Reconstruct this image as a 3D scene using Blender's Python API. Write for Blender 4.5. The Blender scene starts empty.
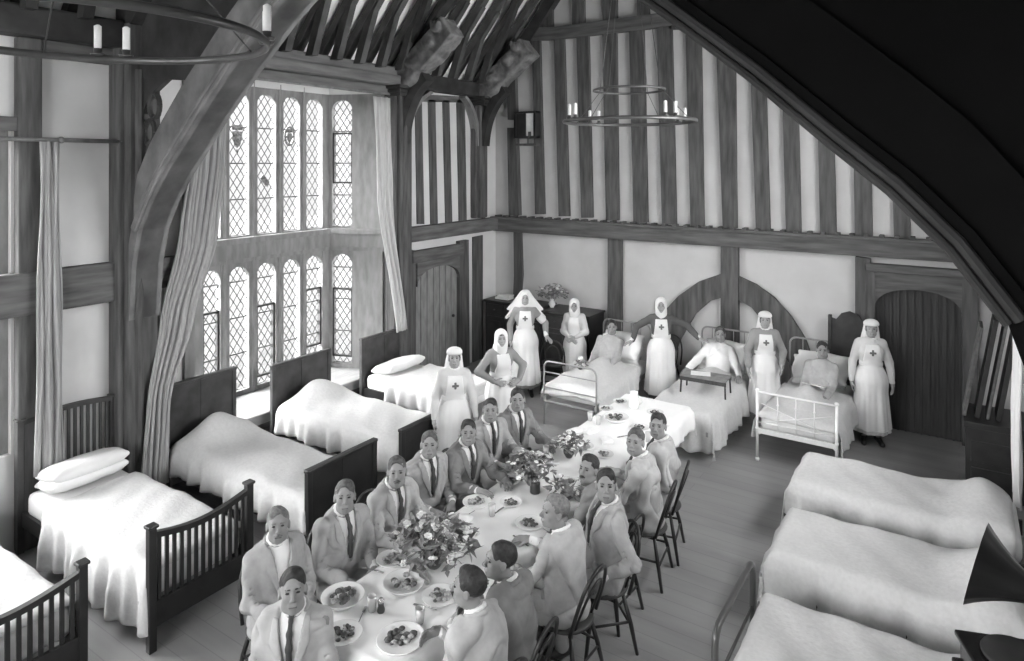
import bpy, bmesh, math, random
import numpy as np
from mathutils import Vector, Matrix, Euler
random.seed(7)
C = bpy.context.scene.collection
PI = math.pi
def R(a): return math.radians(a)

# ---------------------------------------------------------------- camera geometry (level view camera with a lowered lens)
H, FPX, CX, CY, YAW = 3.8, 673.0, 512.0, 162.0, R(33.6)
FW = (-math.sin(YAW), math.cos(YAW)); RT = (math.cos(YAW), math.sin(YAW))
def at(px, py, X=None, Y=None, Z=None):
    """point of the room seen at a photo pixel, on the plane X=, Y= or Z="""
    a = (px-CX)/FPX; b = (CY-py)/FPX
    d = (FW[0]+a*RT[0], FW[1]+a*RT[1], b)
    if X is not None: t = X/d[0]
    elif Y is not None: t = Y/d[1]
    else: t = (Z-H)/d[2]
    return (d[0]*t, d[1]*t, H+d[2]*t)

# ---------------------------------------------------------------- materials
MATS = {}
def mat(name, base, rough=.7, amt=.15, scale=6., bump=.0, stretch=(1,1,1), spec=.3, metal=0., trans=None, detail=4.):
    if name in MATS: return MATS[name]
    m = bpy.data.materials.new(name); m.use_nodes = True
    nt = m.node_tree; n = nt.nodes; l = nt.links
    b = n['Principled BSDF']
    b.inputs['Roughness'].default_value = rough; b.inputs['Metallic'].default_value = metal
    b.inputs['Specular IOR Level'].default_value = spec
    tc = n.new('ShaderNodeTexCoord'); mp = n.new('ShaderNodeMapping'); mp.inputs['Scale'].default_value = stretch
    l.new(tc.outputs['Object'], mp.inputs['Vector'])
    nz = n.new('ShaderNodeTexNoise'); nz.inputs['Scale'].default_value = scale; nz.inputs['Detail'].default_value = detail
    l.new(mp.outputs['Vector'], nz.inputs['Vector'])
    cr = n.new('ShaderNodeValToRGB')
    lo = base*(1-amt); hi = min(.95, base*(1+amt))
    cr.color_ramp.elements[0].position = .3; cr.color_ramp.elements[1].position = .7
    cr.color_ramp.elements[0].color = (lo,lo,lo,1); cr.color_ramp.elements[1].color = (hi,hi,hi,1)
    l.new(nz.outputs['Fac'], cr.inputs['Fac']); l.new(cr.outputs['Color'], b.inputs['Base Color'])
    if bump:
        bp = n.new('ShaderNodeBump'); bp.inputs['Strength'].default_value = bump; bp.inputs['Distance'].default_value = .02
        l.new(nz.outputs['Fac'], bp.inputs['Height']); l.new(bp.outputs['Normal'], b.inputs['Normal'])
    MATS[name] = m
    return m
M_PLASTER = mat('lime_plaster', .52, .9, .07, 2.2, .25)
M_PLASTER2 = mat('bright_plaster', .63, .9, .06, 2.0, .2)
M_OAK_V = mat('old_oak_upright', .088, .75, .42, 5, .5, (3,3,.35))
M_OAK_X = mat('old_oak_cross', .105, .75, .4, 5, .5, (.35,3,3))
M_OAK_Y = mat('old_oak_long', .115, .75, .4, 5, .5, (3,.35,3))
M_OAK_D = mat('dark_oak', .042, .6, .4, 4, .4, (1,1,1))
M_OAK_L = mat('weathered_oak_window', .22, .8, .2, 6, .3, (2,2,.6))
M_STUB = mat('weathered_carved_oak', .17, .8, .45, 7, .9, (1,1,1))
M_TRUSS_SHADED = mat('truss_oak_shaded', .004, .8, .3, 3, .3, (1,1,1), spec=.08)  # oak of the unlit right side, its shade put into the colour
M_DOOR = mat('door_oak', .055, .7, .3, 6, .4, (4,4,.3))
M_BED = mat('bed_mahogany', .022, .4, .35, 6, .1, (1,1,1), spec=.5)
M_BEDL = mat('bed_walnut', .05, .45, .35, 6, .1, (1,1,1), spec=.4)
M_SHEET = mat('white_cotton', .80, .9, .04, 5, .15)
M_QUILT = mat('cream_counterpane', .62, .95, .05, 30, .2)
M_PILLOW = mat('pillow_linen', .84, .9, .03, 6, .15)
M_CLOTH = mat('table_linen', .86, .85, .03, 4, .1)
M_IRON = mat('white_enamel_iron', .78, .35, .04, 8, 0, spec=.5)
M_IRONG = mat('grey_iron', .30, .4, .15, 8, 0, spec=.5)
M_BLACKIRON = mat('black_iron', .03, .45, .2, 8, 0, spec=.5)
M_BRASS = mat('hoop_iron', .09, .35, .2, 8, 0, spec=.6, metal=.4)
M_CANDLE = mat('candle_wax', .82, .5, .03, 8, 0)
M_CURTAIN = mat('curtain_cloth', .36, .95, .15, 8, .1, (6,6,.5))
M_CURTAINL = mat('pale_curtain_cloth', .52, .95, .12, 8, .1, (6,6,.5))
M_LAQ = mat('black_lacquer', .012, .2, .2, 3, 0, spec=.6)
M_HORN = mat('horn_tin', .022, .3, .3, 3, 0, spec=.6)
M_STEEL = mat('silver_plate', .55, .25, .1, 3, 0, metal=.8)
M_CHINA = mat('white_china', .82, .25, .03, 3, 0, spec=.6)
M_FOOD = mat('meat_and_greens', .10, .8, .6, 40, .8)
M_FOODL = mat('potatoes_and_salad', .38, .8, .55, 45, .8)
M_LEAF = mat('leaves', .22, .7, .5, 20, .2)
M_PETAL = mat('petals', .72, .7, .2, 20, .1)
M_PETALD = mat('dark_petals', .3, .7, .2, 20, .1)
M_BOWL = mat('dark_pottery', .04, .3, .2, 5, 0, spec=.6)
M_PAPER = mat('paper', .75, .9, .04, 9, 0)
M_SKIN = mat('skin', .25, .6, .06, 9, .05)
M_SKINP = mat('pale_skin', .31, .6, .06, 9, .05)
M_EYE = mat('eye_dark', .03, .4, .1, 9, 0)
M_LIP = mat('lips', .13, .6, .1, 9, 0)
M_HAIRD = mat('dark_hair', .03, .55, .4, 40, .5, (1,1,1))
M_HAIRB = mat('brown_hair', .085, .55, .4, 40, .5, (1,1,1))
M_HAIRF = mat('fair_hair', .17, .55, .35, 40, .5, (1,1,1))
M_SUIT = mat('pale_flannel', .35, .95, .10, 14, .25)
M_SUIT2 = mat('mid_flannel', .21, .95, .12, 14, .25)
M_SUIT3 = mat('light_flannel', .42, .95, .10, 14, .25)
M_SHIRT = mat('white_shirt', .76, .9, .04, 10, .1)
M_TIE = mat('dark_tie', .06, .7, .15, 20, 0)
M_SHOE = mat('black_leather', .02, .35, .2, 9, 0, spec=.5)
M_NWHITE = mat('starched_white', .70, .85, .03, 6, .1)
M_NDRESS = mat('white_drill', .56, .9, .04, 6, .15)
M_NGREY = mat('grey_uniform_cloth', .26, .9, .08, 9, .15)
M_NDARK = mat('dark_uniform_cloth', .09, .9, .08, 9, .15)
M_CROSS = mat('cross_cloth', .13, .9, .05, 9, 0)
M_PYJ = mat('pyjama_cloth', .40, .95, .1, 14, .2)
M_SHAWL = mat('white_shawl', .68, .95, .08, 30, .3)

def floor_material():
    m = bpy.data.materials.new('worn_floorboards'); m.use_nodes = True
    nt = m.node_tree; n = nt.nodes; l = nt.links; b = n['Principled BSDF']
    tc = n.new('ShaderNodeTexCoord')
    mp = n.new('ShaderNodeMapping'); mp.inputs['Scale'].default_value = (1,1,1)
    mp.inputs['Rotation'].default_value = (0,0,0)
    l.new(tc.outputs['Object'], mp.inputs['Vector'])
    br = n.new('ShaderNodeTexBrick'); br.inputs['Scale'].default_value = 1.0
    br.inputs['Brick Width'].default_value = 2.6; br.inputs['Row Height'].default_value = .17; br.inputs['Mortar Size'].default_value = .004
    br.inputs['Color1'].default_value = (.36,.36,.36,1); br.inputs['Color2'].default_value = (.38,.38,.38,1); br.inputs['Mortar'].default_value = (.29,.29,.29,1)
    l.new(mp.outputs['Vector'], br.inputs['Vector'])
    nz = n.new('ShaderNodeTexNoise'); nz.inputs['Scale'].default_value = 1.6; nz.inputs['Detail'].default_value = 6
    mp2 = n.new('ShaderNodeMapping'); mp2.inputs['Scale'].default_value = (.5,3,1); l.new(tc.outputs['Object'], mp2.inputs['Vector']); l.new(mp2.outputs['Vector'], nz.inputs['Vector'])
    mx = n.new('ShaderNodeMixRGB'); mx.blend_type = 'MULTIPLY'; mx.inputs['Fac'].default_value = .5
    l.new(br.outputs['Color'], mx.inputs['Color1']); l.new(nz.outputs['Fac'], mx.inputs['Color2'])
    g = n.new('ShaderNodeGamma'); g.inputs['Gamma'].default_value = .9
    l.new(mx.outputs['Color'], g.inputs['Color'])
    l.new(g.outputs['Color'], b.inputs['Base Color'])
    b.inputs['Roughness'].default_value = .42; b.inputs['Specular IOR Level'].default_value = .5
    return m
M_FLOOR = floor_material()

def glass_material():
    """clear old glass held in diamond leads; the leads follow the pane's own coordinates (x across, z up)"""
    m = bpy.data.materials.new('leaded_glass'); m.use_nodes = True
    nt = m.node_tree; n = nt.nodes; l = nt.links
    for x in list(n): n.remove(x)
    out = n.new('ShaderNodeOutputMaterial'); tc = n.new('ShaderNodeTexCoord'); sp = n.new('ShaderNodeSeparateXYZ')
    l.new(tc.outputs['UV'], sp.inputs['Vector'])
    def M(op, a, b=None):
        x = n.new('ShaderNodeMath'); x.operation = op
        for i, v in enumerate((a, b)):
            if v is None: continue
            if isinstance(v, (int, float)): x.inputs[i].default_value = v
            else: l.new(v, x.inputs[i])
        return x.outputs[0]
    u = M('MULTIPLY', sp.outputs['X'], 1/.115); v = M('MULTIPLY', sp.outputs['Y'], 1/.17)
    def line(e): return M('GREATER_THAN', M('ABSOLUTE', M('SUBTRACT', M('FRACT', e), .5)), .43)
    lat = M('MAXIMUM', line(M('ADD', u, v)), line(M('SUBTRACT', u, v)))
    bar = M('GREATER_THAN', M('ABSOLUTE', M('SUBTRACT', M('FRACT', M('MULTIPLY', sp.outputs['Y'], 1/.52)), .5)), .482)
    msk = M('MAXIMUM', lat, bar)
    tr = n.new('ShaderNodeBsdfTransparent'); tr.inputs['Color'].default_value = (.93,.93,.93,1)
    gl = n.new('ShaderNodeBsdfGlossy'); gl.inputs['Roughness'].default_value = .1
    m1 = n.new('ShaderNodeMixShader'); m1.inputs[0].default_value = .05; l.new(tr.outputs[0], m1.inputs[1]); l.new(gl.outputs[0], m1.inputs[2])
    df = n.new('ShaderNodeBsdfDiffuse'); df.inputs['Color'].default_value = (.16,.16,.16,1)
    m2 = n.new('ShaderNodeMixShader'); l.new(msk, m2.inputs[0]); l.new(m1.outputs[0], m2.inputs[1]); l.new(df.outputs[0], m2.inputs[2])
    l.new(m2.outputs[0], out.inputs['Surface'])
    return m
M_GLASS = glass_material()
M_STAIN = mat('painted_glass', .22, .4, .7, 30, 0)

# ---------------------------------------------------------------- mesh builder
class MB:
    def __init__(s): s.v = []; s.f = []
    def add(s, vs, fs):
        o = len(s.v); s.v += [tuple(map(float, p)) for p in vs]; s.f += [tuple(i+o for i in f) for f in fs]; return s
    def box(s, x0, x1, y0, y1, z0, z1, M=None, bev=0.):
        if bev > 0:
            b = min(bev, abs(x1-x0)/2.1, abs(y1-y0)/2.1, abs(z1-z0)/2.1)
            bm = bmesh.new(); bmesh.ops.create_cube(bm, size=1)
            for q in bm.verts: q.co = Vector(((x0+x1)/2+q.co.x*(x1-x0), (y0+y1)/2+q.co.y*(y1-y0), (z0+z1)/2+q.co.z*(z1-z0)))
            bmesh.ops.bevel(bm, geom=bm.edges[:], offset=b, segments=2, affect='EDGES', profile=.5)
            bm.verts.index_update()
            vs = [q.co.copy() for q in bm.verts]; fs = [[q.index for q in f.verts] for f in bm.faces]; bm.free()
        else:
            vs = [Vector((x,y,z)) for x in (x0,x1) for y in (y0,y1) for z in (z0,z1)]
            fs = [(0,1,3,2),(4,6,7,5),(0,4,5,1),(2,3,7,6),(0,2,6,4),(1,5,7,3)]
        if M is not None: vs = [M @ v for v in vs]
        return s.add(vs, fs)
    def tube(s, path, r, n=8, cap=True, flat=1.):
        """round bar through the points; r a number or one per point"""
        P = [Vector(p) for p in path]; m = len(P)
        rs = r if isinstance(r, (list, tuple)) else [r]*m
        up = None; vs = []
        for i in range(m):
            t = (P[min(i+1,m-1)]-P[max(i-1,0)]).normalized()
            if up is None:
                up = Vector((0,0,1)) if abs(t.z) < .9 else Vector((1,0,0))
            a = t.cross(up); 
            if a.length < 1e-5: a = t.cross(Vector((0,1,0)))
            a.normalize(); b = a.cross(t).normalized(); up = b
            for k in range(n):
                w = 2*PI*k/n
                vs.append(P[i]+a*math.cos(w)*rs[i]+b*math.sin(w)*rs[i]*flat)
        fs = [(i*n+k, i*n+(k+1)%n, (i+1)*n+(k+1)%n, (i+1)*n+k) for i in range(m-1) for k in range(n)]
        if cap: fs += [tuple(range(n))[::-1], tuple((m-1)*n+k for k in range(n))]
        return s.add(vs, fs)
    def ring(s, c, rad, r, n=48, k=8, flat=1.):
        vs = []; 
        for i in range(n):
            a = 2*PI*i/n
            for j in range(k):
                w = 2*PI*j/k
                q = rad + r*math.cos(w)
                vs.append((c[0]+q*math.cos(a), c[1]+q*math.sin(a), c[2]+r*flat*math.sin(w)))
        fs = [(i*k+j, ((i+1)%n)*k+j, ((i+1)%n)*k+(j+1)%k, i*k+(j+1)%k) for i in range(n) for j in range(k)]
        return s.add(vs, fs)
    def lathe(s, prof, c=(0,0,0), n=20, M=None):
        vs = []
        for r, z in prof:
            for k in range(n):
                w = 2*PI*k/n; vs.append(Vector((r*math.cos(w), r*math.sin(w), z)))
        if M is not None: vs = [M @ v for v in vs]
        vs = [v+Vector(c) for v in vs]
        m = len(prof)
        fs = [(i*n+k, i*n+(k+1)%n, (i+1)*n+(k+1)%n, (i+1)*n+k) for i in range(m-1) for k in range(n)]
        if prof[0][0] > 1e-4: fs.append(tuple(range(n))[::-1])
        if prof[-1][0] > 1e-4: fs.append(tuple((m-1)*n+k for k in range(n)))
        return s.add(vs, fs)
    def prism(s, poly, a, b, axis='Y'):
        """polygon of (u,v) pulled from a to b along axis; Y: (x,z), X: (y,z), Z: (x,y)"""
        def q(u, v, w): return {'Y': (u,w,v), 'X': (w,u,v), 'Z': (u,v,w)}[axis]
        n = len(poly)
        vs = [q(u,v,a) for u,v in poly]+[q(u,v,b) for u,v in poly]
        fs = [tuple(range(n)), tuple(range(2*n-1, n-1, -1))]+[(i, i+n, (i+1)%n+n, (i+1)%n) for i in range(n)]
        return s.add(vs, fs)
    def strip(s, inner, outer, a, b, axis='Y'):
        """band between two polylines of equal length, pulled from a to b"""
        for i in range(len(inner)-1):
            s.prism([inner[i], inner[i+1], outer[i+1], outer[i]], a, b, axis)
        return s
    def ball(s, c, r, n=8, m=6, M=None):
        r = r if isinstance(r, (tuple, list)) else (r,r,r)
        vs = [Vector((0,0,-r[2]))]
        for i in range(1, m):
            t = -PI/2+PI*i/m
            for k in range(n):
                w = 2*PI*k/n; vs.append(Vector((r[0]*math.cos(t)*math.cos(w), r[1]*math.cos(t)*math.sin(w), r[2]*math.sin(t))))
        vs.append(Vector((0,0,r[2])))
        if M is not None: vs = [M @ v for v in vs]
        vs = [v+Vector(c) for v in vs]
        fs = [(0, 1+(k+1)%n, 1+k) for k in range(n)]
        fs += [(1+i*n+k, 1+i*n+(k+1)%n, 1+(i+1)*n+(k+1)%n, 1+(i+1)*n+k) for i in range(m-2) for k in range(n)]
        fs += [(1+(m-2)*n+k, 1+(m-2)*n+(k+1)%n, len(vs)-1) for k in range(n)]
        return s.add(vs, fs)
    def mesh(s, name, m, smooth=False, fix=True):
        me = bpy.data.meshes.new(name); me.from_pydata(s.v, [], s.f)
        if fix:
            bm = bmesh.new(); bm.from_mesh(me); bmesh.ops.recalc_face_normals(bm, faces=bm.faces[:]); bm.to_mesh(me); bm.free()
        if smooth:
            me.polygons.foreach_set('use_smooth', [True]*len(me.polygons))
        if m: me.materials.append(m)
        return me
    def obj(s, name, m, parent=None, smooth=False, loc=None, rot=None):
        o = bpy.data.objects.new(name, s.mesh(name, m, smooth)); C.objects.link(o)
        if parent is not None: o.parent = parent
        if loc is not None: o.location = loc
        if rot is not None: o.rotation_euler = rot
        return o

def thing(name, label, cat, loc=(0,0,0), rz=0., group=None):
    o = bpy.data.objects.new(name, None); C.objects.link(o); o.empty_display_size = .1
    o.location = loc; o.rotation_euler = (0,0,rz)
    return tag(o, label, cat, group)
def tag(o, label, cat, group=None):
    o['label'] = label; o['category'] = cat
    if group: o['group'] = group
    return o
def struct(name, mb, m, smooth=False, parent=None):
    o = mb.obj(name, m, parent, smooth)
    if parent is None: o['kind'] = 'structure'
    return o
NTRIM = [0]
def trim(mb, m, label=None, smooth=False):
    NTRIM[0] += 1
    o = struct('trim_%d' % NTRIM[0], mb, m, smooth)
    if label: o['label'] = label
    return o
def copy_tree(o, parent=None):
    c = o.copy(); C.objects.link(c); c.parent = parent
    for ch in [x for x in o.children]: copy_tree(ch, c)
    return c

# ---------------------------------------------------------------- solid modelling with signed distances
def npv(a): return np.array(a, dtype=np.float32)
class Solid:
    """smooth union / cut of round cones, ellipsoids and rounded boxes, turned into one closed mesh"""
    def __init__(s): s.p = []; s.clip = []
    def cap(s, a, b, ra, rb=None, k=.02, op=1, fl=None):
        s.p.append(('c', npv(a), npv(b), ra, ra if rb is None else rb, k, op, fl)); return s
    def ell(s, c, r, k=.02, op=1, M=None):
        s.p.append(('e', npv(c), npv(r), M, 0, k, op, None)); return s
    def bx(s, c, h, rnd=.01, k=.01, op=1, M=None):
        s.p.append(('b', npv(c), npv(h), M, rnd, k, op, None)); return s
    def copyfrom(s, o, grow=0., sel=None):
        for i, q in enumerate(o.p):
            if sel is not None and not sel(i, q): continue
            t, a, b, c_, d, k, op, fl = q
            if t == 'c': s.p.append((t, a, b, c_+grow, d+grow, k, op, fl))
            elif t == 'e': s.p.append((t, a, b+grow, c_, d, k, op, fl))
            else: s.p.append((t, a, b+grow, c_, d, k, op, fl))
        return s
    def bounds(s):
        lo = np.full(3, 1e9); hi = -lo
        for t, a, b, c_, d, k, op, fl in s.p:
            if op < 0: continue
            if t == 'c':
                r = max(c_, d); l2 = np.minimum(a, b)-r; h2 = np.maximum(a, b)+r
            else:
                r = b if c_ is None else np.full(3, float(np.linalg.norm(b)) if t == 'b' else float(b.max())); l2 = a-r-(d if t=='b' else 0); h2 = a+r+(d if t=='b' else 0)
            lo = np.minimum(lo, l2); hi = np.maximum(hi, h2)
        return lo, hi
    def grid(s, vox, box=None):
        lo, hi = s.bounds()
        if box is not None: lo = np.maximum(lo, box[0]); hi = np.minimum(hi, box[1])
        lo = lo-3*vox; hi = hi+3*vox
        n = np.maximum(2, np.ceil((hi-lo)/vox).astype(int)+1)
        ax = [(lo[i]+vox*np.arange(n[i])).astype(np.float32) for i in range(3)]
        F = np.full(tuple(n), .5, dtype=np.float32)
        for t, a, b, c_, d, k, op, fl in s.p:
            if t == 'c': r = max(c_, d)*(1.3 if fl is not None else 1); l2 = np.minimum(a, b)-r; h2 = np.maximum(a, b)+r
            elif c_ is None: l2 = a-b-(d if t=='b' else 0); h2 = a+b+(d if t=='b' else 0)
            else:
                q = float(np.linalg.norm(b)) if t == 'b' else float(b.max()); q += (d if t=='b' else 0); l2 = a-q; h2 = a+q
            mg = k+2.5*vox
            i0 = np.clip(np.floor((l2-mg-lo)/vox).astype(int), 0, n); i1 = np.clip(np.ceil((h2+mg-lo)/vox).astype(int)+1, 0, n)
            if np.any(i1 <= i0): continue
            sl = tuple(slice(i0[i], i1[i]) for i in range(3))
            x = ax[0][sl[0]][:,None,None]; y = ax[1][sl[1]][None,:,None]; z = ax[2][sl[2]][None,None,:]
            if t == 'c':
                ab = b-a; L = float(ab@ab)+1e-12
                px, py, pz = x-a[0], y-a[1], z-a[2]
                h = np.clip((px*ab[0]+py*ab[1]+pz*ab[2])/L, 0, 1)
                dx, dy, dz = px-h*ab[0], py-h*ab[1], pz-h*ab[2]
                if fl is not None: # flattened along a direction: distance in that direction counts more
                    fd, fs_ = fl
                    w = dx*fd[0]+dy*fd[1]+dz*fd[2]
                    D = np.sqrt(dx*dx+dy*dy+dz*dz+w*w*(fs_*fs_-1))-(c_+(d-c_)*h)
                    D = D/ (1+(fs_-1)*.5)
                else: D = np.sqrt(dx*dx+dy*dy+dz*dz)-(c_+(d-c_)*h)
            else:
                px, py, pz = x-a[0], y-a[1], z-a[2]
                if c_ is not None:
                    Mi = c_
                    px, py, pz = (px*Mi[0][0]+py*Mi[1][0]+pz*Mi[2][0], px*Mi[0][1]+py*Mi[1][1]+pz*Mi[2][1], px*Mi[0][2]+py*Mi[1][2]+pz*Mi[2][2])
                if t == 'e':
                    k0 = np.sqrt((px/b[0])**2+(py/b[1])**2+(pz/b[2])**2); k1 = np.sqrt((px/b[0]**2)**2+(py/b[1]**2)**2+(pz/b[2]**2)**2)+1e-9
                    D = k0*(k0-1)/k1
                else:
                    qx, qy, qz = np.abs(px)-b[0]+d, np.abs(py)-b[1]+d, np.abs(pz)-b[2]+d
                    D = np.sqrt(np.maximum(qx,0)**2+np.maximum(qy,0)**2+np.maximum(qz,0)**2)+np.minimum(np.maximum(np.maximum(qx,qy),qz),0)-d
            G = F[sl]
            if op > 0:
                hh = np.maximum(k-np.abs(G-D), 0)/k; F[sl] = np.minimum(G, D)-hh*hh*k*.25
            else:
                D = -D; hh = np.maximum(k-np.abs(G-D), 0)/k; F[sl] = np.maximum(G, D)+hh*hh*k*.25
        for fn in s.clip:
            x = ax[0][:,None,None]; y = ax[1][None,:,None]; z = ax[2][None,None,:]
            F = np.maximum(F, fn(x,y,z)).astype(np.float32)
        F[0]=F[-1]=.1; F[:,0]=F[:,-1]=.1; F[:,:,0]=F[:,:,-1]=.1
        return F, lo, vox
    def mesh(s, name, m, vox=.01, box=None, wr=0., seed=0, wf=22.):
        F, lo, vox = s.grid(vox, box)
        V, Q = nets(F, lo, vox)
        if wr > 0 and len(V):
            ii = np.clip(np.round((V-lo)/vox).astype(int), 1, np.array(F.shape)-2); a, b, c_ = ii[:,0], ii[:,1], ii[:,2]
            N = np.stack([F[a+1,b,c_]-F[a-1,b,c_], F[a,b+1,c_]-F[a,b-1,c_], F[a,b,c_+1]-F[a,b,c_-1]], 1); N = N/(np.linalg.norm(N, axis=1)[:,None]+1e-9)
            V = V+N*creases(V, wr, seed, wf)[:,None]
        me = bpy.data.meshes.new(name)
        me.vertices.add(len(V)); me.vertices.foreach_set('co', V.astype(np.float32).ravel())
        me.loops.add(Q.size); me.loops.foreach_set('vertex_index', Q.astype(np.int32).ravel())
        me.polygons.add(len(Q)); me.polygons.foreach_set('loop_start', np.arange(0, Q.size, 4, dtype=np.int32))
        try: me.polygons.foreach_set('loop_total', np.full(len(Q), 4, dtype=np.int32))
        except Exception: pass
        me.update(calc_edges=True)
        me.polygons.foreach_set('use_smooth', np.ones(len(Q), dtype=bool))
        me.materials.append(m)
        return me
    def obj(s, name, m, parent=None, vox=.01, box=None, wr=0., seed=0, wf=22., loc=None):
        o = bpy.data.objects.new(name, s.mesh(name, m, vox, box, wr, seed, wf)); C.objects.link(o)
        if parent is not None: o.parent = parent
        if loc is not None: o.location = loc
        return o
def wrinkle(V, amp, seed, f=22.):
    rs = np.random.RandomState(seed); out = np.zeros_like(V)
    for i in range(5):
        d = rs.normal(size=3); d /= np.linalg.norm(d); q = rs.normal(size=3); q /= np.linalg.norm(q)
        ff = f*rs.uniform(.6, 2.2)
        ph = V@d*ff+rs.uniform(0, 6.28)+1.3*np.sin(V@q*ff*.35)
        out += (np.sin(ph)*amp*.5)[:,None]*q[None,:]
    return out
def creases(V, amp, seed, f=22.):
    # soft swells crossed by narrower pressed-in folds
    rs = np.random.RandomState(seed); out = np.zeros(len(V))
    for i in range(4):
        d = rs.normal(size=3); d /= np.linalg.norm(d); q = rs.normal(size=3); q /= np.linalg.norm(q); q2 = rs.normal(size=3)
        ph = V@d*f*rs.uniform(.5, 1.3)+rs.uniform(0, 6.28)+1.6*np.sin(V@q*f*.45+i)+.8*np.sin(V@q2*f*.7)
        m = .5+.5*np.sin(V@q2*f*.35+i*2)
        out += amp*(.16*np.sin(ph)-.55*m*(1-np.abs(np.sin(ph*.5)))**3)
    return out+amp*.18
def nets(F, lo, vox):
    I = F < 0
    c = [I[i:I.shape[0]-1+i, j:I.shape[1]-1+j, k:I.shape[2]-1+k] for i in (0,1) for j in (0,1) for k in (0,1)]
    s = sum(x.astype(np.int8) for x in c); act = (s > 0) & (s < 8)
    ix = np.argwhere(act); n = len(ix)
    if n == 0: return np.zeros((0,3)), np.zeros((0,4), int)
    idx = np.full(act.shape, -1, dtype=np.int32); idx[act] = np.arange(n, dtype=np.int32)
    corners = [(i,j,k) for i in (0,1) for j in (0,1) for k in (0,1)]
    val = np.stack([F[ix[:,0]+i, ix[:,1]+j, ix[:,2]+k] for i,j,k in corners], 1)
    acc = np.zeros((n,3), dtype=np.float64); cnt = np.zeros(n)
    for a in range(8):
        for b in range(a+1, 8):
            ca, cb = corners[a], corners[b]
            if sum(abs(ca[q]-cb[q]) for q in range(3)) != 1: continue
            va, vb = val[:,a], val[:,b]; m = (va < 0) != (vb < 0)
            t = np.where(m, va/np.where(m, va-vb, 1), 0)
            for q in range(3): acc[:,q] += np.where(m, ca[q]+t*(cb[q]-ca[q]), 0)
            cnt += m
    V = (ix+acc/cnt[:,None])*vox+lo
    Qs = []
    for ax in range(3):
        o = [1,1,1]; o[ax] = 0
        A = I[tuple(slice(1,-1) if q != ax else slice(0,-1) for q in range(3))]
        B = I[tuple(slice(1,-1) if q != ax else slice(1,None) for q in range(3))]
        for flip, m in ((0, A & ~B), (1, ~A & B)):
            e = np.argwhere(m)
            if not len(e): continue
            for q in range(3):
                if q != ax: e[:,q] += 1
            u, v = [q for q in range(3) if q != ax]
            if ax == 1: u, v = v, u
            def cell(du, dv):
                g = e.copy(); g[:,u] += du; g[:,v] += dv
                return idx[g[:,0], g[:,1], g[:,2]]
            q4 = [cell(-1,-1), cell(0,-1), cell(0,0), cell(-1,0)]
            if flip: q4 = q4[::-1]
            Qs.append(np.stack(q4, 1))
    return V, np.concatenate(Qs)
# ================================================================ the hall: x across (left wall -7.7), y along (end wall 11), z up
XL, XR, YB = -7.7, .66, 11.0
YR = -3.2
ZP = 5.02          # underside of the wall plate
def roof_z(x):     # underside of the roof slope
    return 5.25+1.2*min(x-(XL-.1), (XR+.1)-x)
XM = (XL+XR)/2; ZR = roof_z(XM)

struct('floor', MB().box(-9.2, XR+.2, YR, YB+.3, -.12, 0), M_FLOOR)
# end wall, with its gable
g = MB().prism([(XL-.2,0),(XR+.2,0),(XR+.2,roof_z(XR)+.1),(XM,ZR+.3),(XL-.2,roof_z(XL)+.1)], YB, YB+.25, 'Y')
struct('wall_back', g, M_PLASTER)
W3A, W3B = 4.7, 9.3      # high window in the right wall, out of the picture
w = MB(); w.box(XR, XR+.25, YR, W3A, 0, 5.4); w.box(XR, XR+.25, W3B, YB, 0, 5.4); w.box(XR, XR+.25, W3A, W3B, 0, 2.9); w.box(XR, XR+.25, W3A, W3B, 4.9, 5.4)
struct('wall_right', w, M_PLASTER)
F0, F1, FZ0, FZ1 = -6.6, -.6, 2.6, 5.4      # unseen window added behind the camera for frontal fill light
w = MB().box(XL-.2, F0, YR-.2, YR, 0, 5.45).box(F1, XR+.2, YR-.2, YR, 0, 5.45).box(F0, F1, YR-.2, YR, 0, FZ0)
w.prism([(XL-.2,FZ1),(XR+.2,FZ1),(XM,ZR+.3)], YR-.2, YR, 'Y')
struct('wall_front', w, M_PLASTER)
# left wall pieces either side of the bay and the near window
W1A, W1B = 4.62, 7.95      # bay opening
W2A, W2B = .6, 2.76      # near window opening
w = MB()
w.box(XL-.25, XL, W1B, YB, 0, 5.3); w.box(XL-.25, XL, W2B, W1A, 0, 5.3)
w.box(XL-.25, XL, YR, W2A, 0, 5.3); w.box(XL-.25, XL, W2A, W2B, 0, .95); w.box(XL-.25, XL, W2A, W2B, 4.25, 5.3)
w.box(XL-.25, XL-.02, W1A, W1B, 4.95, 5.3)
struct('wall_left', w, M_PLASTER2)
# roof: two plastered slopes closed to the sky
c = MB()
c.prism([(XL-.35, roof_z(XL)-.2),(XM, ZR+.12),(XM, ZR+.3),(XL-.6, roof_z(XL)-.2)], YR, YB+.3, 'Y')
c.prism([(XR+.35, roof_z(XR)-.2),(XM, ZR+.12),(XM, ZR+.3),(XR+.6, roof_z(XR)-.2)], YR, YB+.3, 'Y')
struct('ceiling', c, mat('roof_plaster', .78, .9, .05, 3))

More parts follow.
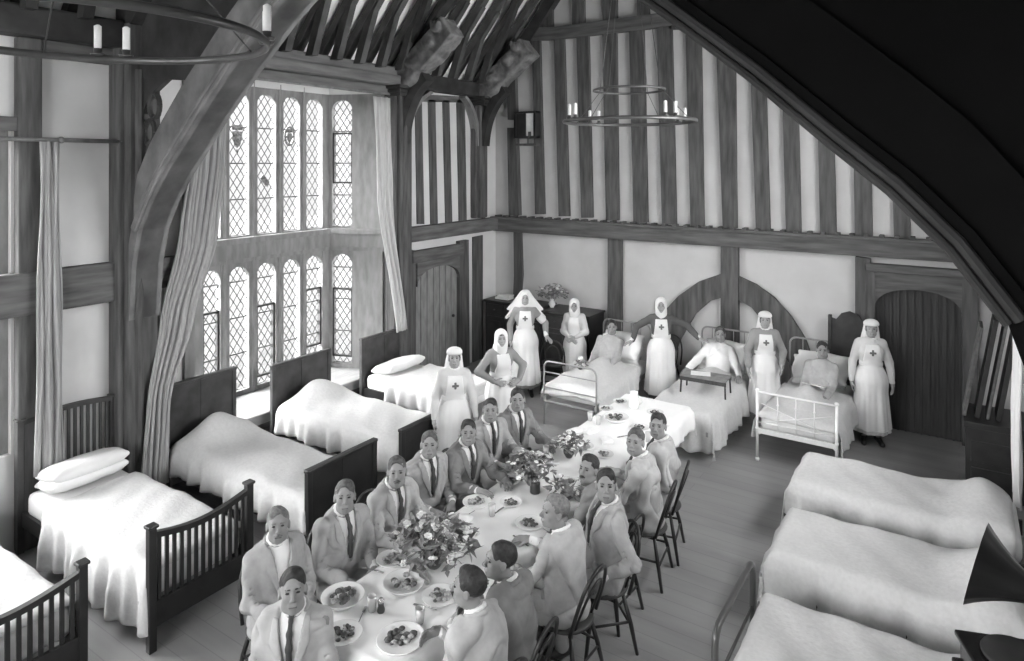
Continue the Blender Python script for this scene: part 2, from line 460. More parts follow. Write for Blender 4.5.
# ---------------- end wall timbers (uprights, rails, braces); y 11 plane
def quad_back(pts, d0=.012, d1=-.075, y=YB):
    P = [at(px, py, Y=y) for px, py in pts]
    return MB().prism([(p[0], p[2]) for p in P], y+d0, y+d1, 'Y')
studs = [ # px left/right at top, y, px left/right at bottom, y
 (534,541.5,40, 537,546,214), (555.5,565.5,34, 560.5,570.8,216), (578,590,30, 583,594,217.5),
 (604,618,30, 607.6,620,220), (630.6,645,26, 635,649,222), (658,673,24, 663.5,677.5,224), (686.5,702,21, 692,705,226),
 (716.5,736,20, 724,738,228), (750,765,20, 757,771,231), (781,797,20, 787,802,233.5), (816,832,15, 821,837,236),
 (852,869,15, 855.5,873,239), (887,905,15, 894.5,911,242), (924,942,15, 930,948,245.5), (962,981,15, 968,986,248.5)]
for a,b,y0,c_,d,y1 in studs: trim(quad_back([(a,y0),(b,y0),(d,y1),(c_,y1)]), M_OAK_V)
for a,b,c_,d in [(541,554,541,554.5),(574,586,574,586),(604.6,618.6,604.6,618.6),(639,650.5,639,650.5),(670,682,670.5,683),(704,718,704,718),(740,754,740,754)]:
    trim(quad_back([(a-2,-150),(b-2,-150),(d,30),(c_,30)]), M_OAK_V)
trim(quad_back([(510.5,128),(519,128),(522,215),(512,215)], d1=-.12), M_OAK_V)
trim(quad_back([(508,60),(517,60),(519,120),(510.5,120)], d1=-.1), M_OAK_V)
# collar beam, slightly crooked
trim(quad_back([(500,31),(560,27.5),(640,17),(712,8),(780,0),(860,-9),(860,1),(780,12),(712,21.5),(640,31),(560,40),(500,43)], d1=-.13), M_OAK_X)
# mid rail with its row of small notches
mr = MB()
zt, zb = at(725,230,Y=YB)[2], at(725,246.5,Y=YB)[2]
ZT, ZB = 2.74, 2.44
mr.box(XL, XR, YB-.16, YB+.01, ZB+.05, ZT-.05); mr.box(XL, XR, YB-.2, YB+.01, ZT-.06, ZT-.012, bev=.012); mr.box(XL, XR, YB-.13, YB+.01, ZB, ZB+.06, bev=.012)
for i in range(44): mr.box(XL+.1+i*.19, XL+.16+i*.19, YB-.17, YB, ZT-.015, ZT+.02)
trim(mr, M_OAK_X)
# lower uprights
trim(quad_back([(515.5,231),(522.5,231),(524,275),(520,322),(514,322),(516,275)]), M_OAK_V)
trim(quad_back([(609.5,236),(623,237),(623,420),(609,420)]), M_OAK_V)
trim(quad_back([(722.5,245),(739.5,247),(740,400),(722,400)], d1=-.1), M_OAK_V)
trim(quad_back([(856,256),(871,258),(871.5,470),(856,470)], d1=-.1), M_OAK_V)
# two curved braces running down from the thick post
trim(quad_back([(723,273),(700,281),(680,295),(664,312),(655,335),(648,372),(668,372),(682,338),(697,313),(712,300),(723,297)]), M_OAK_V)
trim(quad_back([(740,276),(757,284),(775,297),(792,316),(806,338),(818,372),(798,372),(780,348),(765,322),(753,307),(740,299)]), M_OAK_V)

# great door in the end wall: posts, arched head, planks
dx0, dx1 = at(876,300,Y=YB)[0], at(962,300,Y=YB)[0]
ztop = at(920,289,Y=YB)[2]
d = MB(); n = 11
for i in range(n):
    a, b = dx0+(dx1-dx0)*i/n, dx0+(dx1-dx0)*(i+1)/n
    d.box(a+.004, b-.004, YB-.035, YB, .01, ztop-.0)
    d.box(a-.012, a+.012, YB-.055, YB-.03, .01, ztop)
struct('door_1', d, M_DOOR)
def arch_pts(x0, x1, zs, zt_, n=10, pw=2.2):
    """points of a depressed arch from (x0,zs) up to zt_ and down to (x1,zs)"""
    P = []; m = (x0+x1)/2; h = (x1-x0)/2
    for i in range(2*n+1):
        t = PI-PI*i/(2*n); cx, sx = math.cos(t), math.sin(t)
        P.append((m+h*math.copysign(abs(cx)**(2/pw), cx), zs+(zt_-zs)*abs(sx)**(2/pw)))
    return P
def arch_head(mb, x0, x1, zs, zt_, ztop_, a, b, axis='Y', ox0=None, ox1=None, pw=2.2):
    """solid head over an arched opening, up to ztop_"""
    P = arch_pts(x0, x1, zs, zt_, pw=pw)
    for i in range(len(P)-1):
        mb.prism([P[i], P[i+1], (P[i+1][0], ztop_), (P[i][0], ztop_)], a, b, axis)
    return mb
hd = MB(); zh = at(915,272,Y=YB)[2]
arch_head(hd, dx0, dx1, ztop-.3, ztop, zh, YB-.13, YB)
trim(hd, M_OAK_X)
trim(MB().box(dx0-.09, dx0, YB-.15, YB, 0, zh), M_OAK_V); trim(MB().box(dx1, dx1+.18, YB-.15, YB, 0, zh), M_OAK_V)
trim(MB().box(dx0-.12, XR, YB-.17, YB, zh-.02, zh+.09, bev=.015), M_OAK_X)

# ---------------- left wall timbers beyond the bay; x -7.7 plane
def quad_left(pts, d0=-.012, d1=.022, x=XL):
    P = [at(px, py, X=x) for px, py in pts]
    return MB().prism([(p[1], p[2]) for p in P], x+d0, x+d1, 'X')
for a,b,c_,d in [(397,404.5,399.5,407.5),(414.5,421,416.5,423.5),(427.5,434.5,430,437),(442,448.5,445,451.5),(456,464,458.5,466)]:
    trim(quad_left([(a,100),(b,100),(d,224),(c_,224)]), M_OAK_V)
trim(MB().box(XL, XL+.17, 7.95, YB, ZB+.03, ZT-.03), M_OAK_Y)
trim(MB().box(XL, XL+.22, 8.05, 10.3, ZP, ZP+.27, bev=.03), M_OAK_D)        # wall plate
trim(quad_left([(395,101),(470,103),(472,97),(395,93)]), M_OAK_Y)
trim(quad_left([(456,241),(465,239.5),(466,372),(456.5,378)], d1=.09), M_OAK_V)
trim(quad_left([(472,237),(482,235),(482,362),(472,365)]), M_OAK_V)
trim(quad_left([(401,252),(412,250),(412,400),(401,408)], d1=.09), M_OAK_V)
# small door beyond the bay
y0, y1 = at(413,300,X=XL)[1], at(455.5,300,X=XL)[1]; zt2 = at(433,266,X=XL)[2]
d = MB(); n = 7
for i in range(n):
    a, b = y0+(y1-y0)*i/n, y0+(y1-y0)*(i+1)/n
    d.box(XL, XL+.03, a+.004, b-.004, .01, zt2); d.box(XL+.02, XL+.045, a-.012, a+.012, .01, zt2)
dr = struct('door_2', d, M_OAK_L)
MB().ball((XL+.07, y1-.15, 1.02), (.03,.03,.03)).tube([(XL+.02,y1-.15,1.02),(XL+.07,y1-.15,1.02)], .012).obj('door_handle', M_BLACKIRON, dr, True)
hd = MB(); arch_head(hd, y0, y1, zt2-.28, zt2, zt2+.14, XL-.01, XL+.1, 'X'); trim(hd, M_OAK_Y)
trim(MB().box(XL, XL+.12, y0-.12, y1+.1, zt2+.12, zt2+.33, bev=.02), M_OAK_Y)

# ---------------- truss posts against the left wall and their mouldings
def post(y0, y1, z1=5.3, w=.30, m=M_OAK_V, x=XL, s=1, z0=0):
    b = MB(); b.box(*(sorted((x, x+s*w))), y0, y1, z0, z1, bev=.03)
    b.box(*(sorted((x, x+s*(w-.08)))), y0-.06, y1+.06, z0, z1, bev=.02)
    b.tube([(x+s*(w+.0), (y0+y1)/2-.05, z0), (x+s*(w+.0), (y0+y1)/2-.05, z1-.5)], .045, 8)
    return b
trim(post(3.72, 4.06), M_OAK_V)
trim(post(3.72, 4.06, x=XR, s=-1), M_TRUSS_SHADED)
trim(post(7.98, 8.26, 5.05, .26), M_OAK_V)
trim(post(10.22, 10.46, 4.9, .20, z0=2.74), M_OAK_V)
# moulded capitals
for y, wd in ((8.12,.22),(10.34,.18)):
    b = MB()
    for k, (e, z) in enumerate(((.02,4.86),(.05,4.91),(.09,4.97))): b.box(XL, XL+.32+e, y-wd-e, y+wd+e, z, z+.055, bev=.015)
    trim(b, M_OAK_D)
# curved brackets along the wall and toward the middle under the capitals
def curve_band(p0, p1, p2, t0, t1, n=10):
    """band under a quadratic curve p0-p1-p2 with thickness t0..t1"""
    I, O = [], []
    for i in range(n+1):
        t = i/n; x = (1-t)**2*p0[0]+2*t*(1-t)*p1[0]+t*t*p2[0]; z = (1-t)**2*p0[1]+2*t*(1-t)*p1[1]+t*t*p2[1]
        dx = 2*(1-t)*(p1[0]-p0[0])+2*t*(p2[0]-p1[0]); dz = 2*(1-t)*(p1[1]-p0[1])+2*t*(p2[1]-p1[1]); L = math.hypot(dx,dz)
        th = t0+(t1-t0)*t
        I.append((x,z)); O.append((x-dz/L*th, z+dx/L*th))
    return I, O
I, O = curve_band((8.30,4.0),(8.32,4.75),(8.9,4.98), .09, .06); trim(MB().strip(I, O, XL, XL+.16, 'X'), M_OAK_L)
I, O = curve_band((10.2,4.1),(10.18,4.75),(9.8,4.98), -.09, -.06); trim(MB().strip(I, O, XL, XL+.16, 'X'), M_OAK_L)
I, O = curve_band((10.5,4.0),(10.52,4.6),(10.98,5.1), .2, .5); trim(MB().strip(I, O, XL, XL+.14, 'X'), M_OAK_D)

# carved stubs of sawn-off arch braces springing from the far posts
def stub(y, hd, label):
    s = Solid()
    pts = [(XL+.06, 5.06), (XL+.38, 5.26), (XL+.78, 5.54), (XL+1.16, 5.84)]
    for (xa,za),(xb,zb_) in zip(pts, pts[1:]):
        L_ = math.hypot(xb-xa, zb_-za); cu, su = (xb-xa)/L_, (zb_-za)/L_
        s.bx(((xa+xb)/2, y, (za+zb_)/2), (L_/2+.07,.17,.19), .02, k=.03, M=[[cu,0,-su],[0,1,0],[su,0,cu]])
    s.cap((XL+.05,y,5.0),(XL+.5,y,5.15), .16, .14, k=.08)
    s.ell((XL+.85,y-.18,5.66),(.12,.06,.12), k=.03); s.ell((XL+.5,y-.17,5.36),(.14,.06,.08), k=.03); s.ell((XL+1.02,y-.19,5.86),(.10,.05,.07), k=.03)
    for q in range(3): s.bx((XL+.95+.07*q,y-.2,5.93-.02*q),(.02,.03,.05),.01,k=.01)
    s.clip.append(lambda x,z0,z: (x-(XL+1.2))*.8+(z-5.86)*.6-.06)
    o = s.obj('trim_0', M_STUB, vox=.017, wr=.02, seed=int(y*7), wf=24); NTRIM[0] += 1; o.name = 'trim_%d' % NTRIM[0]; o['kind'] = 'structure'; o['label'] = label
stub(8.12, 0, 'carved stub of a sawn off roof brace over the bay post'); stub(10.34, 0, 'carved stub of a sawn off roof brace nearest the end wall')
def curl(y):
    I, O = curve_band((XL+.26,4.1),(XL+.3,4.75),(XL+.75,5.08), .12, .18); return MB().strip(I, O, y-.09, y+.09, 'Y')
trim(curl(8.12), M_OAK_D); trim(curl(10.34), M_OAK_D)

# ---------------- the near truss: great arch across the hall at y 3.9
inner = [(-7.40,2.1),(-7.34,2.7),(-7.22,3.08),(-7.0,3.4),(-6.76,3.66),(-6.5,3.89),(-6.1,4.26),(-5.62,4.66),(-5.1,5.06),(-4.6,5.38),(-4.0,5.66),(XM,5.80)]
th = [.06,.12,.26,.42,.46,.48,.48,.47,.46,.45,.45,.45]
def offs(P, T):
    O = []
    for i, p in enumerate(P):
        a = P[max(0,i-1)]; b = P[min(len(P)-1,i+1)]; dx, dz = b[0]-a[0], b[1]-a[1]; L = math.hypot(dx,dz)
        O.append((p[0]-dz/L*T[i], p[1]+dx/L*T[i]))
    return O
outer = offs(inner, th)
outer = [(max(x, XL+.02), z) for x, z in outer]; outer[-1] = (XM, outer[-1][1])
roll_o = offs(inner, [.05]*len(inner)); roll2 = offs(inner, [.13]*len(inner)); roll2[-1] = (XM, roll2[-1][1])
def mir(P): return [(XL+XR-x, z) for x, z in P]
for flip, m, lab in ((0, M_OAK_V if False else mat('truss_oak_lit', .17, .7, .35, 3.5, .5, (1,1,1)), 'left half of the great arched brace across the hall'), (1, M_TRUSS_SHADED, 'right half of the great arched brace across the hall')):  # same oak, painted lit on the left and shaded on the right
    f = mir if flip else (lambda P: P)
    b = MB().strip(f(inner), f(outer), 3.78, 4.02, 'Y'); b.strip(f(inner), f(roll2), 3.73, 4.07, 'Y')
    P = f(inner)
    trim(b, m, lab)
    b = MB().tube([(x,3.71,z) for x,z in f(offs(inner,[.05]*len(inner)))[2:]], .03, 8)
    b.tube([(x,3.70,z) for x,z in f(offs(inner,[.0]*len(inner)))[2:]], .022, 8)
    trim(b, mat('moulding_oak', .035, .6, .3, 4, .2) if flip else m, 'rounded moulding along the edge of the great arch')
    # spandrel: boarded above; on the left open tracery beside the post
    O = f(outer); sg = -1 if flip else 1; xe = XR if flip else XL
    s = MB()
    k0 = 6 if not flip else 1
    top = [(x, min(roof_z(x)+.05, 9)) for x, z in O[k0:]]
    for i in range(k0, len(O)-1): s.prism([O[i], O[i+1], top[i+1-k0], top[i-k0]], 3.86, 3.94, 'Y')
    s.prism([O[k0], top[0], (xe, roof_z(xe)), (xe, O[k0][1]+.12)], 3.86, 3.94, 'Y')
    trim(s, M_OAK_D if not flip else M_TRUSS_SHADED)
    if not flip:
        t = MB()
        for q, (u, z) in enumerate(((.50,4.40),(.40,4.12))):
            pts = [(xe+sg*(u+.10*math.cos(a)), 3.9, z+.13*math.sin(a)) for a in [2*PI*i/16 for i in range(17)]]
            t.tube(pts, .03, 6)
        t.prism([(xe+.28,4.3),(xe+.46,4.52),(xe+.9,4.72),(xe+.9,4.95),(xe,4.95),(xe,4.3)], 3.87, 3.93, 'Y')
        t.tube([(xe+sg*.34,3.9,3.4),(xe+sg*.33,3.9,3.75),(xe+sg*.38,3.9,4.0),(xe+sg*.6,3.9,4.1)], .025, 6)
        trim(t, M_OAK_D)
# principal rafters of that truss
for sg, xe in ((1, XL), (-1, XR)):
    trim(MB().prism([(xe,5.15),(xe+sg*.34,5.3),(XM, ZR-.4),(XM, ZR+.05),(xe, roof_z(xe)+.1)], 3.74, 4.06, 'Y'), M_TRUSS_SHADED if sg < 0 else M_OAK_D)
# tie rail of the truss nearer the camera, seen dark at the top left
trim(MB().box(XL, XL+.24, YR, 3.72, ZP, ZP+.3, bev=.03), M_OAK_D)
trim(MB().box(XL, XL+.30, 4.06, 7.98, ZP+.0, ZP+.16, bev=.03).box(XL, XL+.22, 4.06, 7.98, ZP+.14, ZP+.3, bev=.03).box(XL, XL+.1, 4.06, 7.98, ZP-.14, ZP, bev=.02), mat('cornice_oak', .15, .7, .3, 5, .4, (3,.35,3)))
trim(MB().box(XR-.24, XR, YR, YB, ZP, ZP+.3, bev=.03), M_TRUSS_SHADED)
trim(MB().box(XR-.12, XR, 4.1, YB, ZB, ZT), M_TRUSS_SHADED)

# ---------------- common rafters with their feet (ashlars) and collars
def rafters(y, sg, xe, m, wd=.13):
    b = MB()
    def X(u): return xe+sg*u
    # long rafter
    ux = abs(XM-xe)
    b.prism([(X(-.1), roof_z(xe)-.0), (X(ux), ZR+.04), (X(ux), ZR-.06), (X(.0), roof_z(xe)-.07)], y-wd/2, y+wd/2, 'Y')
    trim(b, m)
    a = MB(); a.prism([(X(.22),5.26),(X(.36),5.26),(X(.64),6.0),(X(.98),6.42),(X(.90),6.5),(X(.52),6.06)], y-wd*.4, y+wd*.4, 'Y')
    pass
    trim(a, m)
ys = [4.42+.44*i for i in range(15)]
MR = mat('rafter_oak', .075, .75, .35, 4, .4, (1,1,1))
for y in ys:
    rafters(y, 1, XL, MR)
for y in ys[::2]: rafters(y, -1, XR, M_TRUSS_SHADED)
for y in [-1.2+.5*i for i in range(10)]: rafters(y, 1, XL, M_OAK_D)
# wind braces under the left slope and a purlin
def slope_pt(u, y, dz=-.2): return (XL+u, y, roof_z(XL+u)+dz)
for y0_, s_ in ((8.1,-1),(8.1,1),(10.3,-1),(4.0,1)):
    b = MB(); L = 2.0
    pts = [slope_pt(.35+1.9*t**.8, y0_+s_*(.1+1.5*t**1.6), -.2) for t in [i/10 for i in range(11)]]
    b.tube(pts, .085, 6); trim(b, M_OAK_D)
trim(MB().prism([(XL+2.3, roof_z(XL+2.3)-.08),(XL+2.5,roof_z(XL+2.5)-.08),(XL+2.62,roof_z(XL+2.5)-.3),(XL+2.42,roof_z(XL+2.3)-.3)], 4.1, YB, 'Y'), M_OAK_D)
# gable rafter against the end wall, left side
trim(MB().prism([(XL+.05,5.35),(XL+.3,5.35),(XL+2.2,roof_z(XL+2.2)-.28),(XM,ZR-.3),(XM,ZR),(XL,roof_z(XL))], YB-.16, YB, 'Y'), M_OAK_D)
trim(MB().prism([(XR-.05,5.35),(XR-.3,5.35),(XR-2.2,roof_z(XL+2.2)-.28),(XM,ZR-.3),(XM,ZR),(XR,roof_z(XR))], YB-.16, YB, 'Y'), M_TRUSS_SHADED)

# ---------------- windows
def window(name, o, ux, L, tiers, lights, depth=.12, label=None, case=(), emblem=()):
    """o: start point on the plan, ux: unit direction along it, lights: (u0,u1) list, tiers: (z0,z1) list; built in its own flat frame"""
    ang = math.atan2(ux[1], ux[0])
    root = bpy.data.objects.new(name, None); C.objects.link(root); root.location = (o[0], o[1], 0); root.rotation_euler = (0,0,ang); root['kind'] = 'structure'
    if label: root['label'] = label
    fr = MB()
    zs = [t[0] for t in tiers]; ztop = tiers[-1][1]
    us = [0]+[q for l_ in lights for q in l_]+[L]
    fz0, fz1 = tiers[0][0]-.08, ztop+.16
    for i in range(0, len(us), 2):
        if us[i+1]-us[i] > .001: fr.box(us[i], us[i+1], -depth/2, depth/2, fz0, fz1); 
        um = (us[i]+us[i+1])/2
        if i not in (0, len(us)-2): fr.tube([(um,depth/2,fz0),(um,depth/2,fz1)], .03, 6)
        if i not in (0, len(us)-2): fr.tube([(um,-depth/2,fz0),(um,-depth/2,fz1)], .03, 6)
    fr.obj('window_frame', M_OAK_L, root)
    hd_ = MB()
    for (z0,z1) in tiers:
        for (a,b) in lights:
            arch_head(hd_, a, b, z1-.17, z1, z1+.1 if z1 != ztop else fz1, -depth/2+.01, depth/2-.01, 'Y', pw=2.0)
            hd_.box(a, b, -depth/2, depth/2, z0-.08, z0)
    hd_.obj('window_head', M_OAK_L, root)
    for ti, (z0,z1) in enumerate(tiers):
        for li, (a,b) in enumerate(lights):
            me = bpy.data.meshes.new('pane'); me.from_pydata([(a,.0,z0),(b,.0,z0),(b,.0,z1),(a,.0,z1)], [], [(0,1,2,3)])
            uv = me.uv_layers.new(name='UVMap')
            for k, (u,v) in enumerate(((a,z0),(b,z0),(b,z1),(a,z1))): uv.data[k].uv = (u-(a+b)/2, v-z0)
            me.materials.append(M_GLASS); p = bpy.data.objects.new('pane', me); C.objects.link(p); p.parent = root
    for (li, z0, z1) in case:
        a, b = lights[li]; c_ = MB(); w_ = .028
        c_.box(a, a+w_, -.03, .03, z0, z1).box(b-w_, b, -.03, .03, z0, z1).box(a, b, -.03, .03, z0, z0+w_).box(a, b, -.03, .03, z1-w_, z1)
        c_.obj('casement', M_BLACKIRON, root)
    for (li, z, kind_) in emblem:
        a, b = lights[li]; m_ = (a+b)/2; e = MB()
        if kind_ == 'shield':
            e.prism([(m_-.085,z+.13),(m_+.085,z+.13),(m_+.085,z+.06),(m_-.085,z+.06)], -.012, .012, 'Y')
            e.prism([(m_-.08,z+.04),(m_+.08,z+.04),(m_+.08,z-.06),(m_+.05,z-.15),(m_,z-.2),(m_-.05,z-.15),(m_-.08,z-.06)], -.008, .008, 'Y')
            e.prism([(m_-.03,z-.22),(m_+.03,z-.22),(m_,z-.3)], -.01, .01, 'Y')
        elif kind_ == 'crown':
            pts = [(m_+.085*math.cos(t), -.0, z+.14*math.sin(t)) for t in [2*PI*i/20 for i in range(21)]]
            e.tube(pts, .018, 6)
            e.prism([(m_-.05,z+.04),(m_+.05,z+.04),(m_+.05,z-.04),(m_,z-.09),(m_-.05,z-.04)], -.012, .012, 'Y')
            e.box(m_-.06, m_+.06, -.01, .01, z+.06, z+.1)
        else:
            e.prism([(m_-.07,z+.05),(m_-.02,z+.1),(m_+.03,z+.04),(m_+.08,z-.02),(m_+.05,z-.1),(m_,z-.05),(m_-.05,z-.02)], -.01, .01, 'Y')
        e.obj('painted_shield', M_STAIN, root)
    return root
BX = -8.65
def yb(px): return at(px, 200, X=BX)[1]
YA, YE = 4.95, 7.55
L_main = YE-YA
lm = [(yb(a)-YA, yb(b)-YA) for a,b in ((201,218),(227,246.5),(255,273.5),(281,297.5),(304,320))]
w0 = lm[0][0]-.14
# the window faces: u runs from the far end for the frame's own y to face out; keep u along +y
TI = [(.52,2.30),(2.74,4.81)]
window('window_1', (BX, YA), (0,1), L_main, TI, lm, label='main face of the tall bay window with leaded lights', case=((0,.62,1.72),(2,.62,1.68),(4,.85,1.78)), emblem=((1,4.2,'shield'),(2,3.52,'scrap'),(3,4.2,'crown')))
PX0, PX1 = (BX, YE), (XL-.06, 7.93)
v = Vector((PX1[0]-PX0[0], PX1[1]-PX0[1])); Lc = v.length; v.normalize()
def uc(px):
    a = (px-CX)/FPX; dx, dy = FW[0]+a*RT[0], FW[1]+a*RT[1]
    # intersect ray t*(dx,dy) with PX0+u*v
    det = dx*(-v.y)+v.x*dy
    t = (PX0[0]*(-v.y)+v.x*PX0[1])/det
    return (t*dx-PX0[0])*v.x+(t*dy-PX0[1])*v.y
window('window_2', PX0, v, Lc, TI, [(uc(333.5), uc(353.5))], label='narrow far side light of the bay window', case=((0,3.45,4.28),(0,.62,1.74)))
PN0, PN1 = (XL-.06, W1A), (BX, YA); v2 = Vector((PN1[0]-PN0[0], PN1[1]-PN0[1])); L2 = v2.length; v2.normalize()
window('window_3', PN0, v2, L2, TI, [(.18,.50),(.62,.92)], label='near side lights of the bay window, behind the curtain')
# bay: middle beam, head beam, ceiling, apron and window seat
def bay_poly(e): return [(XL,W1A-e*.3),(BX-e,YA-e),(BX-e,YE+e),(XL,7.95+e*.3)]
def bay_ring(z0, z1, a, b): # a: inside offset, b: outside
    I = [(XL,W1A+a*.4),(BX+a,YA+a*.6),(BX+a,YE-a*.6),(XL,7.93-a*.4)]; O = [(XL,W1A-b*.4),(BX-b,YA-b),(BX-b,YE+b),(XL,7.95+b)]
    return MB().strip(I, O, z0, z1, 'Z')
br = bay_ring(2.42, 2.66, .12, .08); q = bay_ring(2.64, 2.72, .18, .08); br.add(q.v, q.f); q = bay_ring(2.36,2.44,.08,.08); br.add(q.v,q.f)
trim(br, M_OAK_L, 'moulded beam between the two tiers of the bay window')
trim(bay_ring(4.9, 5.06, .085, .08), M_PLASTER2)
trim(bay_ring(-.02, .46, .03, .2), M_PLASTER2)
trim(MB().prism(bay_poly(.15), 5.05, 5.15, 'Z'), M_PLASTER2)
trim(MB().prism(bay_poly(-.02), .40, .45, 'Z').box(XL-.04, XL+.03, W1A, W1B, .33, .47, bev=.02), mat('sill_oak', .34, .7, .15, 6, .2, (3,.4,3)), 'broad wooden sill of the bay window')
trim(MB().box(XL-.06, XL, W1A, W1B, 0, .35), M_OAK_Y)
# bay corner post and jambs inside
trim(MB().box(XL-.22, XL+.04, 7.93, 8.02, .4, 4.95), M_OAK_L)
trim(MB().box(XL-.1, XL+.06, W1A-.12, W1A, 0, 4.95), M_OAK_L)
trim(MB().box(XL, XL+.12, 4.1, W1A-.1, 2.36, 2.70), M_OAK_Y)
trim(MB().box(XL-.02, XL+.1, 4.1, 7.98, 4.70, 4.88), mat('pelmet_white', .6,.8,.05,5), 'pale curtain pelmet board over the bay') if False else None

# near window on the left wall, mostly outside the picture
ln = [(.16+.5*i, .16+.5*i+.38) for i in range(4)]
TN = [(1.0,2.25),(2.75,4.05)]
window('window_4', (XL-.12, W2A), (0,1), W2B-W2A, TN, ln, label='tall leaded window at the left edge of the picture')
window('window_5', (XR+.12, W3A), (0,1), W3B-W3A, [(3.0,4.8)], [(.12+.56*i, .12+.56*i+.42) for i in range(8)], label='high leaded window over the right hand beds')
window('added_fill_window', (F0, YR-.1), (1,0), F1-F0, [(2.7,5.2)], [(.14+.49*i, .14+.49*i+.37) for i in range(12)], label='unseen leaded window added behind the camera for fill light')
# timbers of the near left wall
trim(MB().box(XL, XL+.14, W2A, 3.72, 2.30, 2.72, bev=.02), M_OAK_Y)
trim(MB().box(XL, XL+.12, 2.78, 2.99, 0, ZP, bev=.02), M_OAK_V)
trim(MB().box(XL, XL+.10, 2.99, 3.72, 4.85, ZP, bev=.01), M_OAK_Y)
for y in (-3.1,-1.2): trim(MB().box(XL, XL+.14, y, y+.4, 0, ZP), M_OAK_V)
trim(MB().box(XL, XL+.10, W2A, 2.78, 4.10, 4.24, bev=.01), M_OAK_Y)
# ground outside
go = MB().box(-60, XL-1.4, -30, 40, -1.0, -.9); o = struct('ground_outside', go, mat('lawn', .03, .9, .3, 3, 0))
# ================================================================ beds
def cloth_grid(name, m, x0, x1, y0, y1, zt, hang, parent=None, bulge=(), nx=70, ny=44, seed=1, fold=.034, amp=.016, rnd=.06, low=None, lift=None):
    """counterpane: top between x0..x1, y0..y1 at zt; hang = drop over (x0,x1,y0,y1) sides"""
    rs = np.random.RandomState(seed)
    hx0, hx1, hy0, hy1 = hang
    U = np.linspace(x0-hx0, x1+hx1, nx); W = np.linspace(y0-hy0, y1+hy1, ny)
    ph = rs.uniform(0, 6.28, 12)
    vs = []
    for i, u in enumerate(U):
        for j, w in enumerate(W):
            ox = x0-u if u < x0 else (u-x1 if u > x1 else 0); oy = y0-w if w < y0 else (w-y1 if w > y1 else 0)
            sx = -1 if u < x0 else 1; sy = -1 if w < y0 else 1
            over = max(ox, oy)
            if ox > 0 and oy > 0: over = math.hypot(ox, oy)*.92
            x = min(max(u, x0), x1); y = min(max(w, y0), y1)
            z = zt
            # soft edge
            ex = min(x-x0, x1-x) if over == 0 else 0
            for (bx, by, rx, ry, hh) in bulge:
                q = ((x-bx)/rx)**2+((y-by)/ry)**2
                if q < 9: z += hh*math.exp(-q*1.1)*max(0, 1-over*2)
            z += amp*(math.sin(x*7+ph[0]+2*math.sin(y*3+ph[1]))*.5+math.sin(y*9+ph[2]+1.5*math.sin(x*4+ph[3]))*.4+.3*math.sin(x*17+y*13+ph[4]))
            if over > 0:
                t = min(1, over/.1)
                z -= (over-.02*t)
                out = .035*t
                fo = fold*min(1, over/.3)
                if oy >= ox:
                    s_ = fo*(math.sin(x*15+ph[5]+math.sin(x*5+ph[6])*1.5)+.6*math.sin(x*31+ph[7]))
                    y += sy*(out+s_+over*.06)
                    if ox > 0: x += sx*(out+over*.10)
                if ox > oy:
                    s_ = fo*(math.sin(y*15+ph[8]+math.sin(y*5+ph[9])*1.5)+.6*math.sin(y*33+ph[10]))
                    x += sx*(out+s_+over*.06)
                    if oy > 0: y += sy*(out+over*.10)
                z = max(z, (low or .06)+.015*math.sin(u*6+w*5+ph[11]))
            # roll the edge over
            e = min(x-x0, x1-x, y-y0, y1-y) if over == 0 else 0
            if over == 0 and e < rnd: z -= (rnd-e)**2/rnd*.5
            elif over > 0: z -= rnd*.5*1
            if lift: x, y, z = lift(x, y, z)
            vs.append((x, y, z))
    fs = [(i*ny+j, i*ny+j+1, (i+1)*ny+j+1, (i+1)*ny+j) for i in range(nx-1) for j in range(ny-1)]
    b = MB().add(vs, fs); me = b.mesh(name, m, True, fix=False)
    o = bpy.data.objects.new(name, me); C.objects.link(o); o.parent = parent
    md = o.modifiers.new('thick', 'SOLIDIFY'); md.thickness = .008; md.offset = 0
    return o
def pillow(name, c, sx, sy, sz, parent=None, rot=(0,0,0), seed=0, m=None):
    s = Solid(); s.ell((0,0,0), (sx*.5,sy*.5,sz*.5), k=.02); s.bx((0,0,0), (sx*.44,sy*.44,sz*.30), .05, k=.08)
    for a in (-1,1):
        for b in (-1,1): s.cap((a*sx*.3,b*sy*.3,0),(a*sx*.46,b*sy*.46,0),.05,.022,k=.06)
    o = s.obj(name, m or M_PILLOW, parent, vox=.018, wr=.008, seed=seed, wf=16)
    o.location = c; o.rotation_euler = rot; return o
def curved_board(mb, y0, y1, z0, z1e, dip, x, th, n=12):
    """top edge curved (dip in the middle positive)"""
    P = [(y0,z0)]+[(y0+(y1-y0)*i/n, z1e-dip*math.sin(PI*i/n)) for i in range(n+1)]+[(y1,z0)]
    mb.prism(P, x-th/2, x+th/2, 'X')
